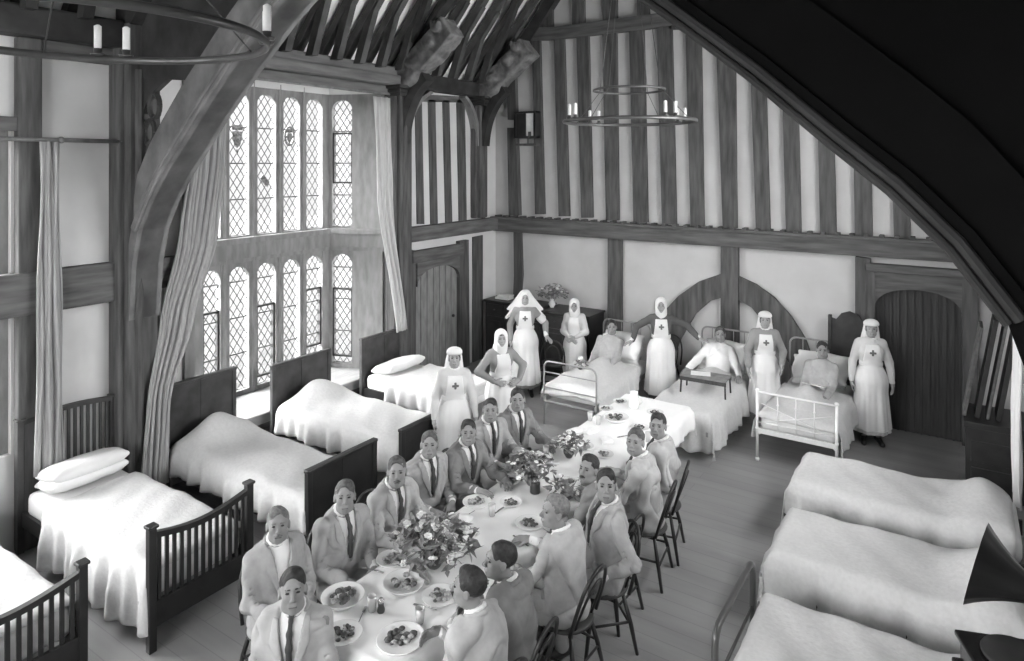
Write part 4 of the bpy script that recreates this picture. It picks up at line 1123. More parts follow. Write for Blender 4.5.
flowers('far bowl of pale flowers beyond the second bowl on the table', fl_at(569,457), .06, .09, .20, .15, 20, 'bowl', 4, .03)
GL_M = mat('table_glass', .55, .08, .03, 3, 0, spec=.8)
def tumbler(label, px, py, r=.032, h=.10, m=None, grp='tumblers on the long table'):
    x, y, z = fl_at(px, py); t = MB().lathe([(.0,.0),(r*.8,.0),(r,h),(r*.92,h),(r*.74,.008),(.0,.008)], n=18).obj('tumbler', m or GL_M, None, True, (x,y,z)); tag(t, label, 'glass', grp)
for lab, px, py in (('tumbler between the near left dish and the potato dish',372,610),('tumbler beside the near meat plate',420,622),('tumbler left of the small middle plate',492,515),('tumbler by the second flower bowl, right side',548,512),('tumbler beyond the second flower bowl, left edge',546,455),('tumbler near the far large dish',598,424),('tumbler toward the right row near the far end',648,441),('tumbler at the far left edge of the cloth',590,420)): tumbler(lab, px, py)
x, y, z = fl_at(381,611); t = thing('pepper_pot', 'small dark pepper pot beside the near potato dish', 'pepper pot', (x,y,z))
MB().lathe([(0,0),(.026,0),(.028,.01),(.020,.04),(.022,.065),(0,.065)], n=14).obj('body', M_BOWL, t, True); MB().lathe([(.023,.065),(.024,.075),(.012,.092),(0,.095)], n=14).obj('cap', M_STEEL, t, True)
x, y, z = fl_at(535,492); t = thing('pickle_jar', 'dark glass jar standing in front of the second flower bowl', 'jar', (x,y,z))
MB().lathe([(0,0),(.045,0),(.048,.01),(.048,.09),(.035,.105),(0,.105)], n=18).obj('body', M_BOWL, t, True); MB().lathe([(.038,.105),(.038,.125),(0,.127)], n=18).obj('lid', M_STEEL, t, True)
x, y, z = fl_at(634,408); t = thing('water_jug', 'tall white jug at the far end of the table', 'jug', (x,y,z))
MB().lathe([(0,0),(.055,0),(.065,.05),(.06,.13),(.045,.18),(.052,.205),(.046,.205),(.04,.18),(0,.03)], n=20).obj('body', M_CHINA, t, True); MB().tube([(.05,0,.17),(.10,0,.15),(.105,0,.09),(.06,0,.05)], .009, 8).obj('handle', M_CHINA, t, True)
for i, (lab, px, py) in enumerate((('crumpled napkin by the left table edge before the farthest left man',560,442),('crumpled napkin at the far left edge near the white jug',575,432),('crumpled napkin in front of the broad man on the right',607,441),('crumpled napkin beside the moustached man at the left of the flower bowl',462,520),('folded napkin between the second and far flower bowls',590,432),('crumpled napkin near the right row beyond the far large dish',662,424))):
    x, y, z = fl_at(px, py); s = Solid(); s.bx((0,0,.02),(.09,.06,.014),.012,k=.02); s.ell((.03,.01,.03),(.05,.03,.022)); s.ell((-.04,-.01,.03),(.04,.04,.02))
    o = s.obj('napkin', M_CLOTH, None, vox=.008, wr=.010, seed=i, wf=40, loc=(x,y,z-.004)); o.rotation_euler = (0,0,i*1.1); tag(o, lab, 'napkin', 'napkins on the long table')
def fork():
    b = MB().tube([(0,-.09,.004),(0,-.02,.007),(0,.03,.004)], [.0045,.003,.003], 6, flat=.5).box(-.009,.009,.03,.05,.002,.006)
    for k in (-1,0,1): b.box(k*.007-.0018,k*.007+.0018,.05,.09,.002,.005)
    return b
def knife():
    return MB().box(-.007,.007,-.10,-.01,.001,.009,bev=.002).prism([(-.008,-.01),(.006,-.01),(.008,.08),(-.004,.10)], .003,.006,'Z')
for k, (mk, nm, places) in enumerate((('f','fork',((362,615,'fork by the near left dish of greens'),(425,607,'fork between the near end plates'),(468,515,'fork by the plate of the man in the open coat'),(545,530,'fork right of the plate of dark meat'),(590,455,'fork by the third flower bowl'))),('k','knife',((318,618,'knife at the near left table edge'),(372,570,'knife by the elbow of the man in the pale flannel suit'),(497,512,'knife between the two middle plates'),(521,541,'knife toward the right table edge near the folded arms'),(625,436,'knife beside the broad man on the right'))))):
    me = None
    for i, (px, py, lab) in enumerate(places):
        x, y, z = fl_at(px, py)
        if me is None: o = (fork() if mk == 'f' else knife()).obj(nm, M_STEEL); me = o.data
        else: o = bpy.data.objects.new(nm, me); C.objects.link(o)
        o.location = (x,y,z); o.rotation_euler = (0,0,.5+i*1.3); tag(o, lab, nm, nm+'s on the long table' if nm == 'fork' else 'knives on the long table')
# bed tray over the second iron bed, with a plate
t = thing('bed_tray', 'wooden bed tray on legs over the lap of the man in the middle bed', 'tray', (-2.88,9.10,.66), R(3))
MB().box(-.31,.31,-.16,.16,.22,.238,bev=.005).obj('top', M_OAK_L, t)
MB().box(-.31,.31,-.165,-.15,.17,.22).box(-.31,.31,.15,.165,.17,.22).obj('apron', M_DOOR, t)
for sx in (-1,1):
    for sy in (-1,1): MB().tube([(sx*.29,sy*.14,.22),(sx*.30,sy*.15,0)], .012, 8).obj('leg', M_DOOR, t, True)
o = MB().box(-.13,.13,-.09,.09,0,.006).obj('magazine', M_PAPER, None, False, (-2.95,9.11,.90), (0,0,.3)); tag(o, 'open pale magazine lying on the bed tray', 'magazine')
o = MB().box(-.14,.14,-.10,.10,0,.004).box(-.01,.13,-.1,.1,.004,.008).obj('newspaper', M_PAPER, None, False, (-1.62,9.82,.79), (R(-14),0,-.2)); tag(o, 'folded newspaper in the lap of the man in the white enamelled bed', 'newspaper')
x = MB().lathe([(0,0),(.03,0),(.038,.085),(.034,.085),(.028,.01),(0,.01)], n=16).tube([(.035,0,.07),(.06,0,.06),(.055,0,.03),(.032,0,.02)],.005,6).obj('mug', M_CHINA, None, True, (-4.82,9.15,.73)); tag(x, 'white mug standing on the counterpane before the man in the grey shirt', 'mug')
flowers('small bowl of flowers on the bed of the man in the grey shirt', (-4.72,8.95,.70), .05, .05, .11, .09, 8, 'bowl', 9, .028)
# ================================================================ people
def rot3(M): return [[M[i][j] for j in range(3)] for i in range(3)]
class Frame:
    def __init__(s, M, o): s.M = M; s.o = Vector(o)
    def __call__(s, *p): return s.o+s.M @ Vector(p)
    def m3(s): return rot3(s.M)
def ik(S, W, a, b, pole):
    S, W = Vector(S), Vector(W); d = W-S; L = min(d.length, a+b-.012); d.normalize()
    x = (a*a-b*b+L*L)/(2*L); h = math.sqrt(max(0, a*a-x*x)); p = Vector(pole); p = (p-d*p.dot(d)).normalized()
    return S+d*x+p*h, S+d*L
def hand(s, W, dr, pn, side, curl=25, sc=1.):
    """palm, four fingers and a thumb; dr: pointing direction, pn: palm normal, side: +1 when the thumb is on cross(dr,pn)"""
    dr = Vector(dr).normalized(); pn = Vector(pn); pn = (pn-dr*pn.dot(dr)).normalized(); sd = dr.cross(pn)*side
    P = lambda a, b, c_: W+dr*a*sc+sd*b*sc+pn*c_*sc
    s.cap(P(.0,.0,0), P(.03,.0,0), .024*sc, .026*sc, k=.02)
    for b in (-.026,-.009,.009,.026): s.cap(P(.02,b*.7,0), P(.075,b,0), .014*sc, .0125*sc, k=.012)
    for i, (b, L) in enumerate(((.030,.068),(.0105,.078),(-.010,.072),(-.029,.056))):
        c1, c2 = R(curl*.6), R(curl*1.7)
        a0 = P(.082, b*1.12, 0); d1 = dr*math.cos(c1)+pn*math.sin(c1)+sd*(b*1.5); d2 = dr*math.cos(c2)+pn*math.sin(c2)+sd*(b*1.0)
        a1 = a0+d1*L*.55*sc; a2 = a1+d2*L*.45*sc
        s.cap(a0, a1, .0100*sc, .0092*sc, k=.004); s.cap(a1, a2, .0092*sc, .008*sc, k=.004)
    t0 = P(.025,.030,.004); t1 = P(.055,.056,.014); t2 = P(.082,.062,.026)
    s.cap(t0, t1, .014*sc, .0115*sc, k=.012); s.cap(t1, t2, .0115*sc, .009*sc, k=.004)
CAMP = Vector((0,0,H))
def person(label, x, y, face, hair=None, cloth='suit', height=1.74, legs='sit', z=0., lean=6, tilt=0, twist=0, look=1., yaw=None, pitch=None, wr=None, hd=None, poles=None,
           female=False, suit=None, tie=True, mou=False, seed=0, age=0, extra=None, crossed=False, curl=28):
    """face: heading in degrees of the facing direction (0 = +x, 90 = +y); local frame faces +y"""
    s_ = height/1.74; fz = R(face-90)
    root = thing('person', label, 'person', (x, y, z), fz)
    wsh = .148 if female else .170; thin = .88 if female else 1.
    HZ = {'sit': .545, 'stand': .94*s_, 'bed': .10}[legs]
    hip = Vector((0,0,HZ))
    T = Frame(Matrix.Rotation(R(twist),3,'Z') @ Matrix.Rotation(-R(lean),3,'X') @ Matrix.Rotation(R(tilt),3,'Y'), hip)
    ts = s_
    def t(a, b, c_): return T(a*ts, b*ts, c_*ts)
    TM = T.m3()
    def tell(s, c_, r, k=.04, g=0.): s.ell(t(*c_), [q*ts+g for q in r], k=k, M=TM)
    def torso(s, g=0.):
        tell(s, (0,0,.03), (.155,.110*thin,.12), g=g)
        tell(s, (0,.002,.20), (.138*thin,.103*thin,.18), k=.08, g=g)
        tell(s, (0,.005,.37), (.160*thin,.112*thin,.155), k=.08, g=g)
        if female:
            for q in (-1,1): tell(s, (q*.065,.075,.345), (.062,.05,.062), k=.05, g=g)
        for q in (-1,1): s.cap(t(q*.03,-.010,.468), t(q*(wsh-.03),-.008,.440), .050*ts*thin+g, .050*ts*thin+g, k=.05)
    # head frame
    hc = t(0,.032,.662)
    wh = Matrix.Rotation(fz,3,'Z') @ hc+Vector((x,y,z))
    dc = Matrix.Rotation(-fz,3,'Z') @ (CAMP-wh)
    ya = math.degrees(math.atan2(-dc.x, dc.y)); pi_ = math.degrees(math.atan2(dc.z, math.hypot(dc.x,dc.y)))
    ya = max(-88, min(88, ya))*look if yaw is None else yaw; pi_ = pi_*.65*look if pitch is None else pitch
    HM = Matrix.Rotation(R(ya),3,'Z') @ Matrix.Rotation(R(pi_),3,'X')
    Hf = Frame(HM, hc+HM @ Vector((0,.012,0))); HR = Hf.m3(); hs = (.96 if female else 1.02)*min(1.04, max(.94, s_))
    def h(a, b, c_): return Hf(a*hs, b*hs, c_*hs)
    def hell(s, c_, r, k=.02, op=1, g=0.): s.ell(h(*c_), [q*hs+g for q in r], k=k, op=op, M=HR)
    B = Solid(); torso(B)
    B.cap(t(0,-.015,.47), h(0,-.02,-.06), .054*ts, .050*ts, k=.03)
    hell(B, (0,-.018,.030), (.073,.092,.083), k=.02)
    hell(B, (0,.022,-.035), (.056,.060,.080), k=.03)
    hell(B, (0,.030,-.080), (.040,.044,.032), k=.03)
    hell(B, (0,.062,-.100), (.018,.014,.014), k=.02)
    for q in (-1,1):
        hell(B, (q*.036,.052,-.030), (.022,.022,.022), k=.02)
        hell(B, (q*.043,.008,-.075), (.020,.030,.026), k=.03)
    B.cap(h(-.032,.074,.020), h(.032,.074,.020), .0125*hs, k=.015)
    for q in (-1,1): hell(B, (q*.030,.094,-.002), (.017,.014,.012), k=.012, op=-1)
    B.cap(h(0,.080,.008), h(0,.104,-.034), .0085*hs, .0125*hs, k=.012)
    for q in (-1,1): hell(B, (q*.013,.094,-.040), (.009,.010,.008), k=.008)
    B.cap(h(-.018,.081,-.066), h(.018,.081,-.066), .0085*hs, k=.010)
    B.cap(h(-.014,.078,-.079), h(.014,.078,-.079), .0085*hs, k=.010)
    for q in (-1,1): hell(B, (q*.075,-.008,-.012), (.011,.019,.031), k=.008); 
    for q in (-1,1): hell(B, (q*.084,.0,-.010), (.008,.010,.016), k=.006, op=-1)
    # arms
    SL = {}
    wr = wr or ((.16,.40,.80),(-.16,.40,.80)); hd = hd or (((-.3,1,-.1),(0,0,-1)),((.3,1,-.1),(0,0,-1)))
    poles = poles or ((.5,-.55,-1),(-.5,-.55,-1))
    ua, fa = .285*s_, .255*s_
    AR = {}
    for i, q in enumerate((1,-1)):
        S = t(q*wsh, -.008, .445)
        E, W = ik(S, wr[i], ua, fa, poles[i]); AR[q] = (S, E, W)
        B.cap(S, E, .044*s_*thin, .034*s_*thin, k=.03); B.cap(E, W, .036*s_*thin, .024*s_*thin, k=.015)
        B.cap(E+(W-E)*.15, E+(W-E)*.45, .039*s_*thin, .032*s_*thin, k=.02)
        hand(B, W+(W-E).normalized()*.012, hd[i][0], hd[i][1], q*1 if True else 1, curl, .97 if female else 1.03)
    # legs
    LG = {}
    for q in (1,-1):
        if legs == 'sit': hp, kn, an, to = (q*.09,.02,HZ-.01), (q*.12,.46,.53), (q*.11,.44-.05,.09), (q*.13,.60,.035)
        elif legs == 'stand': hp, kn, an, to = (q*.085*s_,0,.92*s_), (q*.09*s_,.015,.50*s_), (q*.085*s_,-.02,.09), (q*.11,.16,.03)
        else: hp, kn, an, to = (q*.08,.05,.08), (q*.09,.50,.07), (q*.08,.88,.0), (q*.09,.93,.05)
        hp, kn, an, to = map(Vector, (hp,kn,an,to)); LG[q] = (hp,kn,an,to)
        B.cap(hp, kn, .078*s_, .054*s_, k=.03); B.cap(kn, an, .054*s_, .036*s_, k=.02); B.cap(kn+(an-kn)*.15+Vector((0,-.012,0)), kn+(an-kn)*.45+Vector((0,-.012,0)), .056*s_, .045*s_, k=.03)
        B.cap(an+Vector((0,-.03,-.03)), to, .036, .028, k=.03)
    B.obj('body', M_SKINP if female else M_SKIN, root, vox=.0078)
    # face details
    for q in (-1,1):
        e = Solid(); hell(e, (q*.030,.0765,-.001), (.0125,.0085,.0062)); e.obj('eye', M_EYE, root, vox=.003)
        e = Solid(); e.cap(h(q*.016,.088,.018), h(q*.042,.078,.019), .0042*hs, .003*hs); e.obj('eyebrow', M_HAIRB if hair is None else hair, root, vox=.003)
    e = Solid(); e.cap(h(-.019,.0845,-.0725), h(.019,.0845,-.0725), .0052*hs); e.obj('lips', M_LIP, root, vox=.003)
    if mou:
        e = Solid(); e.cap(h(0,.096,-.056), h(-.026,.086,-.062), .008*hs, .005*hs); e.cap(h(0,.096,-.056), h(.026,.086,-.062), .008*hs, .005*hs); e.obj('moustache', hair or M_HAIRD, root, vox=.004)
    # hair
    if hair is not None:
        e = Solid(); hell(e, (0,-.021,.033), (.0765,.0945,.086))
        if not female: 
            e = Solid(); hell(e, (0,-.021,.033), (.0755,.0940,.0845)); hell(e, (.012*(1 if seed%2 else -1),.010,.078), (.050,.062,.042), k=.02)
            hell(e, (.01*(1 if seed%3 else -1),.104,.020), (.060,.064,.066), k=.006, op=-1); hell(e, (0,.075,-.045), (.12,.062,.072), k=.006, op=-1)
            hell(e, (0,.03,-.115), (.12,.105,.085), k=.006, op=-1); hell(e, (0,-.06,-.165), (.10,.1,.095), k=.006, op=-1)
            for q in (-1,1): hell(e, (q*.086,-.006,-.018), (.02,.022,.034), k=.004, op=-1)
        else:
            hell(e, (0,-.03,-.02), (.080,.075,.075), k=.02)
            hell(e, (0,.115,-.015), (.062,.062,.070), k=.01, op=-1); hell(e, (0,.05,-.11), (.10,.08,.08), k=.01, op=-1)
        e.obj('hair', hair, root, vox=.0055, wr=.0045, seed=seed, wf=75)
    return_parts = dict(t=t, h=h, T=T, Hf=Hf, TM=TM, HR=HR, torso=torso, tell=tell, hell=hell, AR=AR, LG=LG, root=root, s=s_, ts=ts, hs=hs, thin=thin, wsh=wsh, HZ=HZ, seed=seed)
    if cloth == 'suit': suit_clothes(return_parts, suit or M_SUIT, tie, legs)
    elif cloth == 'pyjama': pyjama_clothes(return_parts, suit or M_PYJ, legs)
    if extra: extra(return_parts)
    return root
def sleeves(J, P, g, g2=None, to=1.):
    for q in (1,-1):
        S, E, W = P['AR'][q]; W = E+(W-E)*to; k = P['s']*P['thin']
        J.cap(S, E, .046*k+g, .040*k+g, k=.04); J.cap(E, W, .042*k+g, .030*k+(g2 if g2 is not None else g), k=.02)
def trousers(P, m, legs):
    t = Solid(); P['tell'](t, (0,0,.02), (.155,.11,.12), g=.012)
    for q in (1,-1):
        hp, kn, an, to = P['LG'][q]; k = P['s']
        t.cap(hp, kn, .082*k+.012, .062*k+.012, k=.03); t.cap(kn, an, .060*k+.012, .046*k+.012, k=.02)
    t.obj('trousers', m, P['root'], vox=.013, wr=.006, seed=P['seed']+3)
    for q in (1,-1):
        hp, kn, an, to = P['LG'][q]
        s = Solid(); s.cap(an+Vector((0,-.03,-.035)), to, .045, .038, k=.02); s.cap(an+Vector((0,0,.03)), an+Vector((0,-.01,-.03)), .046,.046,k=.02)
        s.obj('shoe', M_SHOE, P['root'], vox=.01)
def ring_caps(s, f, zz, rx, ry, r, y0=0, n=12, a0=0, a1=360, k=.01, slope=0):
    pts = []
    for i in range(n+1):
        a = R(a0+(a1-a0)*i/n); pts.append(f(rx*math.sin(a), y0+ry*math.cos(a), zz+slope*math.cos(a)))
    for a, b in zip(pts, pts[1:]): s.cap(a, b, r, k=k)
def suit_clothes(P, m, tie, legs):
    t = P['t']; root = P['root']; sd = P['seed']
    sh = Solid(); P['torso'](sh, .008)
    T = P['T']; iv = np.array(T.M.inverted()); oo = np.array(T.o); sc = P['ts']
    def loc(X,Y,Z):
        a, b_, c_ = X-oo[0], Y-oo[1], Z-oo[2]
        return [(iv[i][0]*a+iv[i][1]*b_+iv[i][2]*c_)/sc for i in range(3)]
    def front(X,Y,Z):
        a, b_, c_ = loc(X,Y,Z); return np.maximum(np.maximum(np.abs(a)-.10, .01-b_), .14-c_)
    sh.clip.append(front); sh.obj('shirt', M_SHIRT, root, vox=.009, wr=.003, seed=sd)
    sh = Solid(); ring_caps(sh, t, .545, .057, .058, .013, y0=.0, slope=-.020); sh.obj('shirt_collar', M_SHIRT, root, vox=.007)
    for q in (1,-1):
        S, E, W = P['AR'][q]; d = (W-E).normalized(); c_ = Solid(); c_.cap(W-d*.05, W-d*.005, .036, .034); c_.obj('shirt_cuff', M_SHIRT, root, vox=.008)
    J = Solid(); P['torso'](J, .024)
    P['tell'](J, (0,.0,-.03), (.165,.125,.12), g=.014, k=.05)
    P['tell'](J, (0,-.004,.14), (.155,.116,.26), g=.018, k=.06); P['tell'](J, (0,-.022,.33), (.150,.105,.17), g=.018, k=.06)
    for q in (1,-1): P['tell'](J, (q*.135,-.010,.425), (.060,.060,.045), g=.012, k=.04)
    # cut away below the hips, in torso frame
    sleeves(J, P, .014, .010, .94)
    for q in (1,-1):
        S, E, W = P['AR'][q]; u1 = (S-E).normalized(); u2 = (W-E).normalized(); bi = (u1+u2).normalized()
        nn_ = u1.cross(u2).normalized() if u1.cross(u2).length > .05 else Vector((1,0,0))
        for dd, uu in ((.035,u1),(.075,u1),(.04,u2),(.08,u2)):
            c0_ = E+uu*dd+bi*.052; J.cap(c0_-nn_*.05, c0_+nn_*.05, .006, k=.008, op=-1)
    if legs == 'sit':
        for q in (1,-1): J.cap(t(q*.10,.02,-.02), t(q*.13,.13,-.035), .098, .07, k=.05)
    T = P['T']; iv = np.array(T.M.inverted()); oo = np.array(T.o); sc = P['ts']
    def loc(X,Y,Z):
        a, b_, c_ = X-oo[0], Y-oo[1], Z-oo[2]
        return [(iv[i][0]*a+iv[i][1]*b_+iv[i][2]*c_)/sc for i in range(3)]
    def vee(z): return .014+(z-.20)*.20
    def wedge(X,Y,Z):
        a, b_, c_ = loc(X,Y,Z); return np.minimum(np.minimum(vee(c_)-np.abs(a), b_-.0), c_-.19)
    def lapel(X,Y,Z):
        a, b_, c_ = loc(X,Y,Z); w = np.abs(a)-vee(c_); wd = .062-np.abs(c_-.40)*.26
        notch = np.maximum(.012-np.abs(c_-.455)*.8, -1)+0*a
        return np.maximum(np.maximum(-w-.002, w-wd), np.maximum(np.maximum(.20-c_, c_-.52), .02-b_))
    J.clip.append(wedge)
    Lp = Solid(); P['torso'](Lp, .037); Lp.clip.append(lapel); Lp.obj('lapel', m, root, vox=.008)
    for q in (1,-1):
        J.bx(t(q*.10,.125,.10), (.05,.012,.035), .01, k=.01, M=P['TM'])
    J.obj('jacket', m, root, vox=.0095, wr=.030, seed=sd+1, wf=30)
    cl_ = Solid(); ring_caps(cl_, t, .528, .074, .070, .017, y0=-.006, n=10, a0=70, a1=290, k=.010, slope=-.016); cl_.obj('jacket_collar', m, root, vox=.008)
    if tie:
        e = Solid(); e.cap(t(0,.070,.528), t(0,.088,.508), .017, .014); e.cap(t(0,.090,.505), t(0,.124,.455), .012, .015, k=.01); e.cap(t(0,.124,.455), t(0,.141,.38), .015, .018); e.cap(t(0,.141,.38), t(0,.140,.24), .018, .018)
        e.obj('tie', M_TIE, root, vox=.006)
    trousers(P, m, legs)
def pyjama_clothes(P, m, legs):
    t = P['t']; J = Solid(); P['torso'](J, .018); P['tell'](J, (0,0,.16), (.15,.11,.22), g=.014, k=.06); sleeves(J, P, .016, .016, .95)
    J.cap(t(0,.12,.53), t(0,.145,.44), .045, .02, k=.01, op=-1)
    ring_caps(J, t, .530, .066, .064, .015, y0=-.004, n=10, a0=60, a1=300, k=.012, slope=-.015)
    J.obj('pyjama_jacket', m, P['root'], vox=.011, wr=.018, seed=P['seed'])
# ---- nurses
def fold_post(cz, n, amp, ph, z0, z1, sides=1.):
    def f(V):
        a = np.arctan2(V[:,0], V[:,1]); tt = np.clip((z1-V[:,2])/(z1-z0), 0, 1)
        k = 1+amp*tt**.7*(np.sin(n*a+ph)+.5*np.sin((n*2+1)*a+ph*2.3))
        W = V.copy(); W[:,0] *= k; W[:,1] *= k; return W
    return f
def post_mesh(o, f):
    me = o.data; n = len(me.vertices); a = np.empty(n*3, dtype=np.float32); me.vertices.foreach_get('co', a); V = f(a.reshape(-1,3).astype(np.float64))
    me.vertices.foreach_set('co', V.astype(np.float32).ravel()); me.update()
def nurse(label, x, y, face, dress, sleeve, height=1.64, head='veil', spread=.0, cross=True, bib='white', apron=M_NWHITE, seed=1, wr=None, hd=None, poles=None, hem=.16, hair=M_HAIRD, cuffs=False, armband=False, lean=0, tilt=0, twist=0, **kw):
    def dressup(P):
        t, h, root, k = P['t'], P['h'], P['root'], P['s']; wz = P['HZ']+.17*k
        ph = seed*1.7
        # bodice and sleeves
        b = Solid(); P['torso'](b, .016); sleeves(b, P, .020, .012, .97)
        b.cap(t(0,.10,.56), t(0,.10,.50), .035, .02, k=.01, op=-1)
        o = b.obj('bodice', sleeve, root, vox=.010, wr=.012, seed=seed)
        # skirt
        def skirt(g, clipf, z0):
            s = Solid(); s.cap((0,0,wz-.01), (0,-.01,wz-.22), .112*k+g, .185*k+g, k=.05); s.cap((0,-.01,wz-.22), (0,-.01,.10), .185*k+g, .25*k+g, k=.08)
            s.clip += [lambda X,Y,Z: z0-Z+0*X+0*Y, lambda X,Y,Z: Z-(wz+.03)+0*X+0*Y]
            if clipf: s.clip.append(clipf)
            return s
        s = skirt(.0, None, hem); o = s.obj('skirt', dress, root, vox=.014); post_mesh(o, fold_post(0, 7, .055, ph, hem, wz))
        if apron:
            s = skirt(.014, lambda X,Y,Z: -(Y+.06-.0*Z)+0*X, hem+.05); s.clip.append(lambda X,Y,Z: (np.abs(X)-.32)+0*Y+0*Z)
            o = s.obj('apron', apron, root, vox=.011); post_mesh(o, fold_post(0, 7, .055, ph, hem, wz))
            w = Solid(); P['tell'](w, (0,.002,.17), (.135*P['thin'],.10*P['thin'],.18), g=.032)
            w.clip += [lambda X,Y,Z: np.abs(Z-wz)-.028+0*X+0*Y]; w.obj('waistband', apron, root, vox=.009)
            bb = Solid(); P['torso'](bb, .030); T = P['T']; iv = np.array(T.M.inverted()); oo = np.array(T.o); sc = P['ts']
            def loc(X,Y,Z): 
                a, b_, c_ = X-oo[0], Y-oo[1], Z-oo[2]
                return [(iv[i][0]*a+iv[i][1]*b_+iv[i][2]*c_)/sc for i in range(3)]
            bw = .105
            def cl(X,Y,Z):
                a, b_, c_ = loc(X,Y,Z); return np.maximum(np.maximum(np.abs(a)-(bw-.02*(c_-.3)/.2), .02-b_), np.maximum(.16-c_, c_-.455))
            bb.clip.append(cl); bb.obj('bib', apron, root, vox=.009, wr=.003, seed=seed)
            if cross:
                cc = Solid(); P['torso'](cc, .036)
                def cx_(X,Y,Z):
                    a, b_, c_ = loc(X,Y,Z); c_ = c_-.345
                    return np.maximum(np.minimum(np.maximum(np.abs(a)-.042, np.abs(c_)-.014), np.maximum(np.abs(a)-.014, np.abs(c_)-.042)), .03-b_)
                cc.clip.append(cx_); cc.obj('cross', M_CROSS, root, vox=.005, box=(np.array(t(0,.10,.345))-.12, np.array(t(0,.10,.345))+.12))
        c_ = Solid(); ring_caps(c_, t, .530, .058, .056, .016, y0=.0, slope=-.016); c_.obj('collar', M_NWHITE, root, vox=.008)
        if cuffs:
            for q in (1,-1):
                S, E, W = P['AR'][q]; d = (W-E).normalized(); e = Solid(); e.cap(W-d*.075, W-d*.01, .040, .038); e.obj('cuff', M_NWHITE, root, vox=.008)
        if armband:
            S, E, W = P['AR'][-1]; e = Solid(); e.cap(S+(E-S)*.55, S+(E-S)*.75, .068, .066); e.clip.append(lambda X,Y,Z: 0*X+0*Y+0*Z-1); e.obj('armband', M_NWHITE, root, vox=.009)
        hell = P['hell']
        if head == 'veil':
            v = Solid(); hell(v, (0,-.024,.032), (.096,.110,.104)); hell(v, (0,-.03,-.05), (.088,.085,.09), k=.03)
            v.cap(h(0,-.055,-.02), t(0,-.085,.34), .082, .115, k=.05)
            v.cap(h(0,-.05,-.05), t(.12+spread,-.045-spread*.2,.41-spread*.5), .07, .030, k=.05); v.cap(h(0,-.05,-.05), t(-.12-spread,-.045-spread*.2,.41-spread*.5), .07, .030, k=.05)
            if spread > 0:
                for q in (-1,1):
                    for u in (.2,.5,.8,1.):
                        v.cap(h(q*.03,-.03,.07-.06*(1-u)), t(q*(.10+spread*u),-.03-.05*u,.47-.02*u), .05, .018, k=.03)
            hell(v, (0,.115,-.018), (.064,.10,.086), k=.012, op=-1); hell(v, (0,.14,-.11), (.07,.12,.075), k=.012, op=-1); hell(v, (0,.10,-.02), (.052,.07,.075), k=.01, op=-1)
            v.obj('veil', M_NWHITE, root, vox=.009, wr=.006, seed=seed, wf=26)
        elif head == 'wimple':
            v = Solid(); hell(v, (0,-.020,.036), (.096,.110,.104)); hell(v, (0,-.01,-.07), (.080,.080,.08), k=.03)
            v.cap(h(0,-.01,-.10), t(0,.01,.47), .075, .085, k=.03); v.cap(h(0,-.05,-.05), t(0,-.09,.36), .08, .10, k=.05)
            hell(v, (0,.118,-.010), (.064,.098,.086), k=.012, op=-1); hell(v, (0,.10,-.02), (.052,.07,.075), k=.01, op=-1)
            v.obj('veil', M_NWHITE, root, vox=.009, wr=.006, seed=seed, wf=26)
        elif head == 'cap':
            v = Solid(); hell(v, (0,-.018,.075), (.100,.108,.062)); hell(v, (0,-.012,.060), (.098,.104,.040), k=.02)
            hell(v, (0,.03,-.03), (.12,.12,.075), k=.01, op=-1)
            v.obj('cap', M_NWHITE, root, vox=.008, wr=.003, seed=seed)
            v = Solid(); v.cap(h(0,-.07,.03), t(0,-.085,.36), .07, .10, k=.05, fl=None)
            v.cap(h(.04,-.065,.0), t(.10,-.07,.38), .05, .045, k=.05); v.cap(h(-.04,-.065,.0), t(-.10,-.07,.38), .05, .045, k=.05)
            v.obj('veil', M_NWHITE, root, vox=.010, wr=.006, seed=seed)
        for q in (1,-1):
            hp, kn, an, to = P['LG'][q]; s = Solid(); s.cap(an+Vector((0,-.03,-.04)), to, .042, .034, k=.02); s.cap(an+Vector((0,0,.04)), an+Vector((0,-.01,-.03)), .042,.042,k=.02); s.obj('shoe', M_SHOE, root, vox=.01)
    k = height/1.74
    wr = wr or ((.26,.06,.80*k),(-.26,.06,.80*k)); hd = hd or (((0,.1,-1),(-1,0,0)),((0,.1,-1),(1,0,0)))
    return person(label, x, y, face, hair=hair, cloth=None, height=height, legs='stand', lean=lean, tilt=tilt, twist=twist, female=True, wr=wr, hd=hd, poles=poles or ((.5,-1,0),(-.5,-1,0)), extra=dressup, seed=seed, curl=20, **kw)
def toward(x, y, off=0):
    return math.degrees(math.atan2(-y, -x))+off
# ---- the nurses, left to right
nurse('nurse all in white with a starched cap and cross, behind the left row of men', -4.95, 6.22, toward(-4.95,6.22,6), M_NDRESS, M_NDRESS, 1.64, head='cap', seed=1,
      wr=((.25,.12,.80),(-.25,.10,.80)), look=.8)
nurse('nurse with white head veil and her hand on her hip, no cross, half turned', -5.02, 7.28, toward(-5.02,7.28,22), M_NDRESS, M_NGREY, 1.62, head='wimple', cross=False, seed=2,
      wr=((.15,.16,.98),(-.20,.16,.97)), poles=((1.2,-.5,-.1),(-1.2,-.6,-.1)), hd=(((-1,.5,-.2),(0,-1,0)),((1,.4,-.3),(0,-1,0))), look=.7)
nurse('nurse in grey sleeves with a wide spreading veil and crossed apron before the dark cabinet', -5.92, 9.30, toward(-5.92,9.30,0), M_NGREY, M_NGREY, 1.72, head='veil', spread=.19, seed=3, cuffs=True, armband=True,
      wr=((.24,.04,.90),(-.34,.16,1.00)), hd=(((0,.2,-1),(-1,0,0)),((-.6,.5,-.5),(0,0,-1))), look=.8)
